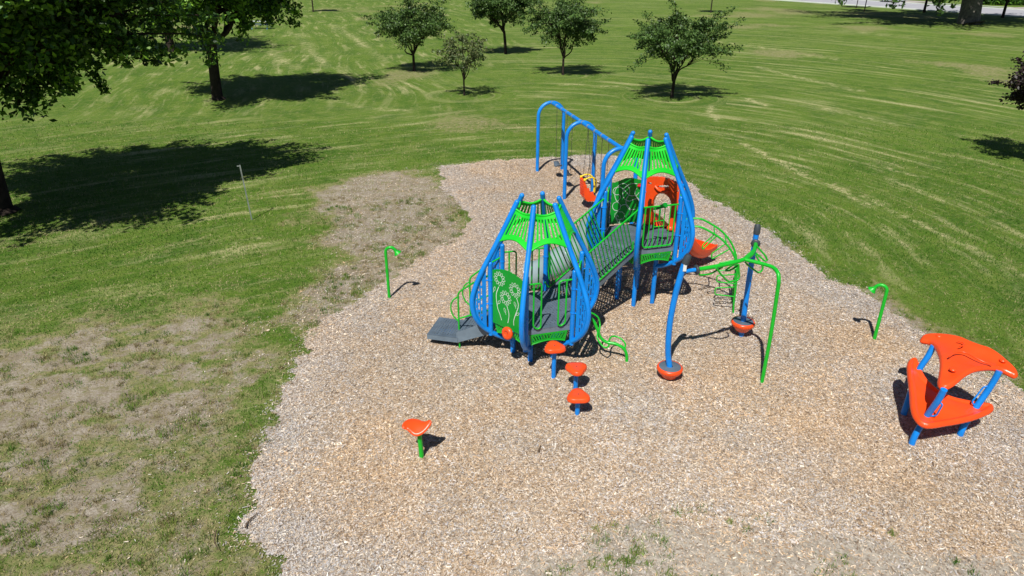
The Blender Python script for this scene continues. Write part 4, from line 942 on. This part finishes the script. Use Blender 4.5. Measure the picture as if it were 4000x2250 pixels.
# ================================================================== STEPPERS
def stepper(u0, v0, h, rotz, label):
    b0 = G(u0, v0); t = thing('stepping_stool', label, 'stepper', tuple(b0), 'orange topped stepping stools in front of the near tower')
    mb = MB(); mb.tube([b0-[0, 0, .1], b0+[0, 0, h-.05]], .040, 16); mb.build('post', BLUE, t)
    def outline(sc, n=48):
        o = []
        for i in range(n):
            a = 2*math.pi*i/n; r = .175*(1+.13*math.cos(3*a)+.0*math.cos(6*a))*sc; o.append((r*math.cos(a+rotz), r*math.sin(a+rotz)))
        return o
    mb = MB(); lv = [(.62, -.055), (.98, -.052), (1.04, -.045), (1.03, -.02), (.97, .012), (.92, .022), (.55, .028), (.06, .026)]
    vs = []; fs = []; n = 48
    for i, (sc, z) in enumerate(lv):
        for j, (x, y) in enumerate(outline(sc)):
            rib = .012*(j % 2) if i in (2, 3) else 0
            vs.append((b0[0]+x*(1-rib), b0[1]+y*(1-rib), h+z))
    for i in range(len(lv)-1):
        for j in range(n): fs.append((i*n+j, i*n+(j+1) % n, (i+1)*n+(j+1) % n, (i+1)*n+j))
    fs.append(tuple(range((len(lv)-1)*n, len(lv)*n))); mb.add(vs, fs, True); tp = mb.build('step_top', ORANGE, t)
    mb = MB()
    mb.box((b0[0], b0[1], h+.028), (.025, .016, .006)); mb.build('bolt_recess', DARKP, tp)
    mb = MB()
    for k_ in range(3):
        a = rotz+math.pi/3+k_*2*math.pi/3; dd = np.array([math.cos(a), math.sin(a), 0]); mb.tube([b0+dd*.02+[0, 0, h+.024], b0+dd*.12+[0, 0, h+.021]], .005, 6)
    mb.build('moulded_rib', ORANGE, tp)
z6 = lambda x, y: (1550+x/2.542, 1280+y/2.542)
stepper(*z6(1555, 520), .69, R_(100), 'tallest orange topped stool on a blue post, right below the near tower')
stepper(*z6(1772, 640), .50, R_(-88), 'middle orange stepping stool of three, pointed side towards the camera')
stepper(*z6(1790, 885), .42, R_(92), 'lowest orange stepping stool of three, nearest the camera')
# spring seat
b0 = G(*z6(252, 1305)); t = thing('spin_seat', 'orange saddle shaped seat on a short green pole, alone on the chips', 'seat', tuple(b0))
mb = MB(); mb.tube([b0-[0, 0, .1], b0+[-.02, 0, .52]], .036, 14); mb.build('pole', GREEN, t)
z7 = lambda x, y: (3500+x/2.898, 1280+y/2.898)
def shell(out, cen, th, dome, name, m_, par, dish=0., tf=z7, res=.013, rim=.05):
    "moulded plastic shell: closed outline given as (x, y, height), rounded rim, height blended across the middle"
    O = [G(*tf(x, y), z) for x, y, z in out]; n0 = len(O); P = []
    for i in range(n0):
        a, b_, c, d = O[i-1], O[i], O[(i+1) % n0], O[(i+2) % n0]
        for k_ in range(5):
            t = k_/5; P.append(.5*((2*b_)+(c-a)*t+(2*a-5*b_+4*c-d)*t*t+(3*b_-a-3*c+d)*t**3))
    P = np.array(P); C = G(*tf(cen[0], cen[1]), cen[2])
    xs = np.arange(P[:, 0].min()-.02, P[:, 0].max()+.03, res); ys = np.arange(P[:, 1].min()-.02, P[:, 1].max()+.03, res)
    X, Y = np.meshgrid(xs, ys, indexing='ij'); sd = sdf([tuple(p[:2]) for p in P], X, Y)
    ce = (sd[:-1, :-1]+sd[1:, :-1]+sd[:-1, 1:]+sd[1:, 1:])/4 < -res*.35; ci, cj = np.where(ce); ids = {}; V = []; top = []; cnt = {}
    def vid(i, j):
        if (i, j) not in ids: ids[(i, j)] = len(V); V.append([X[i, j], Y[i, j]])
        return ids[(i, j)]
    for i, j in zip(ci, cj):
        f = (vid(i, j), vid(i+1, j), vid(i+1, j+1), vid(i, j+1)); top.append(f)
        for a, b_ in zip(f, f[1:]+f[:1]): cnt[(a, b_)] = cnt.get((a, b_), 0)+1
    bnd = [(a, b_) for a, b_ in cnt if (b_, a) not in cnt]; bv = set(a for e in bnd for a in e); V = np.array(V)
    A_ = P[:, :2]; B_ = np.roll(A_, -1, 0); E_ = B_-A_
    for q in bv:
        t = np.clip(((V[q]-A_)*E_).sum(1)/np.maximum((E_*E_).sum(1), 1e-12), 0, 1); Qp = A_+E_*t[:, None]; V[q] = Qp[np.argmin(((Qp-V[q])**2).sum(1))]
    D = np.abs(sdf([tuple(p[:2]) for p in P], V[:, 0], V[:, 1])); D[list(bv)] = 0
    d2 = ((V[:, None]-A_[None])**2).sum(-1)+1e-5; w = 1/d2**1.3; zc = (w*P[:, 2]).sum(1); wc = 14*(D/ max(.01, D.max()))**2/max(.01, D.max())**1.3
    Z = (zc+wc*C[2])/(w.sum(1)+wc)
    prof = np.sqrt(np.clip(1-(1-np.clip(D/rim, 0, 1))**2, 0, 1)); di = dish*sstep(rim*.8, rim*2.2, D)
    n = len(V); vs = [(V[i, 0], V[i, 1], Z[i]+th*.5*prof[i]-di[i]) for i in range(n)]+[(V[i, 0], V[i, 1], Z[i]-th*.5*(.35+.65*prof[i])) for i in range(n)]
    fs = top+[(d+n, c+n, b_+n, a+n) for a, b_, c, d in top]+[(b_, a, a+n, b_+n) for a, b_ in bnd]
    mb = MB(); mb.add(vs, fs, True); return mb.build(name, m_, par)
shell([(52, 985, .61), (60, 950, .63), (95, 922, .62), (140, 908, .60), (200, 912, .59), (250, 928, .59), (290, 940, .60), (315, 925, .645), (338, 922, .67), (346, 945, .655), (325, 985, .61), (295, 1020, .575), (255, 1055, .54), (205, 1075, .52), (160, 1065, .53), (125, 1035, .555), (100, 1012, .575), (70, 1003, .60)], (195, 985, .565), .045, 0, 'saddle', ORANGE, t, tf=z6, res=.009, rim=.03)

# ================================================================== TALK TUBES
def talk(u0, v0, dirx, H, label):
    b0 = G(u0, v0); t = thing('talk_tube', label, 'talk tube', tuple(b0), 'green talk tubes at the sides of the play bed'); d = np.array([dirx[0], dirx[1], 0.]); d /= np.linalg.norm(d)
    P = [b0-[0, 0, .1], b0+[0, 0, .5], b0+[0, 0, H-.14]]+[b0+d*(.105-.105*math.cos(a))+[0, 0, H-.105+.105*math.sin(a)-.0] for a in np.linspace(.3, math.pi*.86, 9)]
    mb = MB(); mb.tube(P, .033, 16); mb.build('pipe', GREEN, t)
    e = P[-1]; dd = P[-1]-P[-2]; dd /= np.linalg.norm(dd)
    mb = MB(); mb.lathe(e, [(.033, -.01), (.036, .03), (.055, .06), (.085, .095), (.09, .10), (.082, .10), (.05, .055), (.02, .03)], 20, True, disc_rot(dd)); mb.build('horn', GREEN, t)
talk(900+1385/2.229, 600+1270/2.229, (1, .05), 1.24, 'green hooked talk tube left of the towers, horn facing right')
talk(3350+122/1.932, 1050+545/1.932, (-1, .55), 1.20, 'green hooked talk tube right of the towers, horn facing left')

# ================================================================== CANOPY BENCH
cb = thing('canopy_bench', 'orange three pointed play bench and matching roof on three bent blue posts', 'bench', (6.6, 9.0, 0))
z7 = lambda x, y: (3500+x/2.898, 1280+y/2.898)
seat = shell([(125, 420, .76), (150, 368, .77), (200, 352, .77), (240, 372, .76), (272, 440, .73), (305, 520, .69), (355, 600, .65), (430, 680, .60), (520, 750, .56), (640, 800, .53), (760, 828, .52), (880, 850, .51), (980, 862, .51), (1062, 875, .51), (1108, 915, .50),
  (1075, 960, .50), (980, 1005, .50), (850, 1048, .50), (700, 1082, .50), (560, 1105, .50), (420, 1128, .50), (330, 1122, .50), (250, 1080, .51), (190, 1000, .53), (162, 900, .57), (152, 760, .62), (140, 640, .67), (126, 520, .72)], (430, 880, .52), .10, 0, 'seat', ORANGE, cb, dish=.035)
roof = shell([(272, 150, 1.11), (290, 105, 1.13), (345, 86, 1.15), (430, 80, 1.18), (530, 86, 1.21), (640, 100, 1.25), (740, 125, 1.27), (830, 165, 1.28), (950, 210, 1.28), (1050, 242, 1.27), (1150, 300, 1.24), (1260, 390, 1.19), (1345, 470, 1.15), (1382, 535, 1.12),
  (1350, 562, 1.11), (1280, 535, 1.12), (1190, 490, 1.15), (1085, 470, 1.18), (960, 478, 1.21), (860, 505, 1.22), (770, 560, 1.20), (700, 620, 1.17), (630, 670, 1.13), (560, 692, 1.11), (490, 672, 1.10), (470, 620, 1.11), (482, 540, 1.14), (496, 440, 1.18), (490, 350, 1.20), (465, 275, 1.19), (430, 215, 1.17), (380, 178, 1.14), (320, 165, 1.12)], (720, 310, 1.33), .10, 0, 'roof', ORANGE, cb)
F1, F2, F3 = G(*z7(75, 1015)), G(*z7(165, 1350)), G(*z7(715, 1240))
A1, A2, A3 = G(*z7(248, 505), .68), G(*z7(345, 1005), .52), G(*z7(905, 905), .52)
T1_, T2_, T3_ = G(*z7(425, 205), 1.16), G(*z7(545, 700), 1.12), G(*z7(1170, 490), 1.16)
for F_, A_, T2__, off in ((F1, A1, T1_, (.0, -.04)), (F2, A2, T2_, (0, 0)), (F3, A3, T3_, (0, 0))):
    m1 = F_*.55+A_*.45; m1[2] = .22; m1[:2] = F_[:2]*.85+A_[:2]*.15
    m2 = A_*.4+T2__*.6; m2[:2] = A_[:2]*.30+T2__[:2]*.70
    mb = MB(); mb.tube(smooth_path([F_-[0, 0, .1], F_, m1, A_, m2, T2__], 5), .047, 14); pst = mb.build('post', BLUE, cb)
    if A_ is not A1:
        dd = (m2-A_); up_ = np.array([.09, -.05, 0]) if A_ is A2 else np.array([-.10, .02, .02])
        mb = MB(); mb.tube(round_path([A_+dd*.05, A_+dd*.15+up_, A_+dd*.9+up_*.8, A_+dd*.98], .05), .013, 8); mb.build('handle', BLUE, pst)
for p, z_ in ((z7(645, 475), 1.262), (z7(487, 95), 1.225), (z7(1210, 372), 1.25)):
    c = G(*p, z_); mb = MB(); mb.sphere(c, .050, 8, 20, (1, 1, .55)); mb.build('bolt_boss', ORANGE, roof)
mb = MB()
for k_, (x0, y0) in enumerate(((620, 330), (640, 190), (1010, 330))):
    pass
mb.tube(smooth_path([G(*z7(600, 330), 1.312), G(*z7(680, 280), 1.325), G(*z7(780, 280), 1.33), G(*z7(900, 340), 1.318), G(*z7(1000, 390), 1.295), G(*z7(1090, 420), 1.27)], 4), .012, 6)
mb.tube(smooth_path([G(*z7(700, 150), 1.33), G(*z7(760, 170), 1.335), G(*z7(765, 200), 1.335), G(*z7(720, 212), 1.335)], 4), .010, 6)
mb.build('moulded_ridge', ORANGE, roof)

# ================================================================== SWINGS
sw = thing('swing_set', 'blue arched swing frame with two bays behind the towers', 'swing frame', (2.06, 20.86, 0))
SA = np.array([2.063, 20.861, 0]); sb = np.array([-.2290, .9734, 0]); spn = np.array([.9734, .2290, 0]); BY = 3.248; HWs = .4545
for t_ in (BY, 0, -BY):
    c = SA+sb*t_; P = [c-spn*HWs-[0, 0, .1], c-spn*HWs+[0, 0, 1.9]]+[c+spn*(-HWs*math.cos(a))+[0, 0, 1.96+HWs*math.sin(a)*1.0] for a in np.linspace(.12, math.pi-.12, 15)]+[c+spn*HWs+[0, 0, 1.9], c+spn*HWs-[0, 0, .1]]
    mb = MB(); mb.tube(P, .058, 18); mb.build('arch', BLUE, sw)
mb = MB(); mb.tube([SA-sb*BY+[0, 0, 2.415], SA+sb*BY+[0, 0, 2.415]], .056, 18); mb.build('top_beam', BLUE, sw)
HG = [(2.57, 1.98), (1.42, .85), (-.63, -1.27), (-1.83, -2.35)]
for pr in HG:
    for h_ in pr:
        c = SA+sb*h_+[0, 0, 2.415]; mb = MB(); mb.tube([c-sb*.025, c+sb*.025], .063, 16); mb.build('hanger_clamp', STEEL, sw)
for t_ in (BY-.12, .12, -.12):
    c = SA+sb*t_+[0, 0, 2.415]; mb = MB(); mb.tube([c-sb*.03, c+sb*.03], .0595, 16); mb.build('beam_fitting', STEEL, sw)
def chain(a, b, par):
    mb = MB(); a = np.array(a); b = np.array(b); L = np.linalg.norm(b-a); n = int(L/.05); d = (b-a)/L; x = np.cross(d, [1, 0, 0.]); x /= np.linalg.norm(x); y = np.cross(d, x)
    for i in range(n):
        c = a+d*(i+.5)*L/n; s = x if i % 2 else y
        mb.tube([c+d*.032*math.cos(q)+s*.011*math.sin(q) for q in np.linspace(0, 2*math.pi, 9)[:-1]], .0042, 4, closed=True)
    return mb.build('chain', CHAINM, par)
for i, (ha, hb_) in enumerate(HG):
    ca, cb_ = SA+sb*ha, SA+sb*hb_; mid_ = (ca+cb_)/2
    if i != 2:
        lb = ('dark grey belt swing seat in the rear bay, the one farther back', 'dark grey belt swing seat in the rear bay, the one nearer the middle arch', None, 'dark belt swing seat in the front bay, mostly hidden by the far tower')[i]
        t = thing('belt_swing', lb, 'swing', (mid_[0], mid_[1], .5), 'swing seats hanging from the blue frame'); w = .24
        mb = MB(); vs = []; n = 10
        for j in range(n+1):
            a = (j/n-.5)*2; p = mid_+sb*a*w+[0, 0, .47+.10*a*a]
            for sd2 in (-.11, .11):
                for dz_ in (.0, -.022): vs.append(p+spn*sd2*(1-.25*a*a)+[0, 0, dz_])
        fs = []
        for j in range(n):
            o = j*4; fs += [(o, o+4, o+6, o+2), (o+1, o+3, o+7, o+5), (o, o+1, o+5, o+4), (o+2, o+6, o+7, o+3)]
        fs += [(0, 2, 3, 1), (n*4, n*4+1, n*4+3, n*4+2)]
        mb.add(vs, fs, True); mb.build('belt', DARKP if i != 0 else DECKM, t)
        for c, a in ((ca, 1), (cb_, -1)): chain(c+[0, 0, 2.34], mid_+sb*a*w+[0, 0, .57], t)
    else:
        t = thing('bucket_swing', 'orange moulded swing chair with yellow harness bars hanging in the front bay', 'swing', (mid_[0], mid_[1], .3), 'swing seats hanging from the blue frame')
        M0 = mid_+np.array([0, 0, 0.]); bk = -spn  # back of the chair faces left
        Q = lambda a, w, z: M0+bk*a+sb*w+[0, 0, z]
        mb = MB(); secs = [(.20, .17, .95, .05), (.215, .20, .85, .05), (.20, .205, .70, .06), (.18, .20, .55, .07), (.16, .20, .42, .09)]
        vs = []; fs = []
        prof_ = [(.21, .98), (.235, .93), (.235, .80), (.215, .62), (.195, .45), (.15, .34), (.02, .29), (-.14, .29), (-.20, .33), (-.20, .40), (-.14, .40), (.03, .38), (.11, .43), (.135, .55), (.165, .75), (.18, .93)]
        mb.prism(prof_, -.17, .17, lambda x, y, z: tuple(Q(x, z, y)))
        for sg in (-1, 1):
            side = [(.22, .80), (.20, .45), (.10, .31), (-.17, .31), (-.19, .42), (-.10, .50), (-.06, .60), (.03, .56), (.06, .68), (.12, .66), (.15, .82)]
            mb.prism(side, .165, .205, lambda x, y, z: tuple(Q(x, sg*z, y)))
        for k_ in range(7): mb.tube([Q(.243-.004*k_, -.16, .92-.075*k_), Q(.243-.004*k_, .16, .92-.075*k_)], .012, 6)
        mb.build('shell', ORANGE, t)
        for sg in (-1, 1):
            mb = MB(); mb.tube(smooth_path([Q(.20, sg*.17, .97), Q(.10, sg*.17, 1.02), Q(-.04, sg*.16, 1.02), Q(-.16, sg*.13, .93), Q(-.19, sg*.07, .72), Q(-.17, sg*.03, .52)], 5), .022, 10)
            mb.sphere(Q(.20, sg*.17, .97), .045, 8, 12); mb.build('harness_bar', YELLOW, t)
        for c, a in ((ca, 1), (cb_, -1)): chain(c+[0, 0, 2.34], Q(.14, a*.18, 1.0), t)
        for a in (1, -1): chain((ca if a > 0 else cb_)+[0, 0, 2.30], Q(-.15, a*.19, .45), t)

# ================================================================== SMALL THINGS
b0 = G(634*1.5528, 553*1.5528); t = thing('steel_post', 'thin bare galvanised steel post leaning slightly on the left lawn', 'post', tuple(b0))
mb = MB(); tp = b0+[-.077, -.031, 1.62]; ax_ = [(1, 0, 0), (0, 1, 0), (0, 0, 1)]
for sx in (-.013, .013): mb.tube([b0+[sx, 0, -.1], tp+[sx, 0, 0]], .006, 6)
mb.tube([b0+[0, .008, -.1], tp+[0, .008, 0]], .009, 4); mb.build('channel', STEEL, t); mb = MB(); mb.box(tp+[-.05, 0, -.03], (.06, .02, .02)); mb.build('bracket', STEEL, t)
def stick(uv, r, label, name='stick'):
    P = [G(*p, .055) for p in uv]; mb = MB(); mb.tube(smooth_path(P, 3), np.linspace(r, r*.6, len(smooth_path(P, 3))).tolist(), 7); tag(mb.build(name, WOODD), label, 'stick')
stick([(2103, 1768), (2108, 1755), (2112, 1742)], .022, 'short dark brown piece of wood lying on the chips near the middle')
stick([(958, 2062), (968, 2040), (990, 2018), (1006, 2004)], .011, 'crooked dark twig at the lower left edge of the chips')
stick([(845, 2070), (838, 2110), (852, 2148)], .009, 'thin twig lying in the grass left of the crooked dark twig')
stick([(3872, 1560), (3890, 1574), (3903, 1584)], .014, 'thin dark twig on the chips right behind the canopy bench')
stick([(3642, 1808), (3646, 1822)], .018, 'small dark wood scrap below the canopy bench')
stick([(3140, 1975), (3150, 1985)], .018, 'small dark wood scrap on the chips at the lower right')
# picnic table half seen through the maple leaves
c = G(1022, 112); t = thing('picnic_table', 'blue and grey picnic table glimpsed through the maple leaves', 'picnic table', tuple(c))
mb = MB()
for i in range(4): mb.box(c+[0, -.3+.2*i, .75], (2.2, .17, .04))
mb.build('table_top', mat('pale_grey_boards', (.5, .56, .52), .6), t)
for sg in (-1, 1): mb = MB(); mb.box(c+[0, sg*.75, .45], (2.2, .28, .04)); mb.build('bench', mat('navy_boards', (.03, .06, .14), .6), t)
for sx in (-.8, .8):
    mb = MB(); mb.tube([c+[sx, -.7, 0], c+[sx, -.2, .74]], .03, 6); mb.tube([c+[sx, .7, 0], c+[sx, .2, .74]], .03, 6); mb.tube([c+[sx, -.8, .42], c+[sx, .8, .42]], .03, 6); mb.build('leg_frame', BLUE, t)
# parked car across the road
w1, w2 = np.array([67.92, 137.47, 0]), np.array([69.52, 135.40, 0]); fd = (w2-w1)/np.linalg.norm(w2-w1); wd = np.array([-fd[1], fd[0], 0]); wd = wd if wd[0] > 0 else -wd
car = thing('parked_car', 'silver car parked along the far kerb, cut by the top edge', 'car', tuple((w1+w2)/2+wd*.8))
Qc = lambda a, w, z: (w1+w2)/2+fd*a+wd*w+[0, 0, z+.012]
SILV = mat('silver_paint', (.45, .48, .50), .3, .6, .02, 1, metallic=.4); GLS = mat('tinted_glass', (.02, .025, .03), .08, .6, .02); TYRE = mat('tyre_rubber', (.02, .02, .02), .8)
mb = MB(); low = [(-2.1, .32), (-2.15, .55), (-2.1, .85), (-1.9, .95), (1.0, 1.0), (1.9, .86), (2.15, .68), (2.18, .35), (1.75, .26)]+[(1.3+.38*math.cos(a), .36+.38*math.sin(a)) for a in np.linspace(0, math.pi, 9)]+[(.85, .26), (-.85, .26)]+[(-1.3+.38*math.cos(a), .36+.38*math.sin(a)) for a in np.linspace(0, math.pi, 9)]+[(-1.75, .28)]
mb.prism(low, 0, 1.75, lambda x, y, z: tuple(Qc(x, z, y)))
cab = [(-1.95, .94), (-1.8, 1.45), (-.2, 1.55), (.35, 1.45), (1.05, .98)]; mb.prism(cab, .12, 1.63, lambda x, y, z: tuple(Qc(x, z, y))); body = mb.build('body', SILV, car)
mb = MB()
for w_ in (.112, 1.638): mb.prism([(-1.75, 1.0), (-1.65, 1.38), (-.2, 1.46), (.25, 1.38), (.8, 1.02)], w_-.005, w_+.005, lambda x, y, z: tuple(Qc(x, z, y)))
mb.build('window', GLS, body)
for a in (-1.3, 1.3):
    for w_ in (.02, 1.55):
        mb = MB(); mb.tube([Qc(a, w_-.02, .33), Qc(a, w_+.20, .33)], .33, 20); wh = mb.build('wheel', TYRE, car)
        mb = MB(); mb.tube([Qc(a, w_-.03, .33), Qc(a, w_-.022, .33)], .2, 16); mb.build('rim', STEEL, wh)
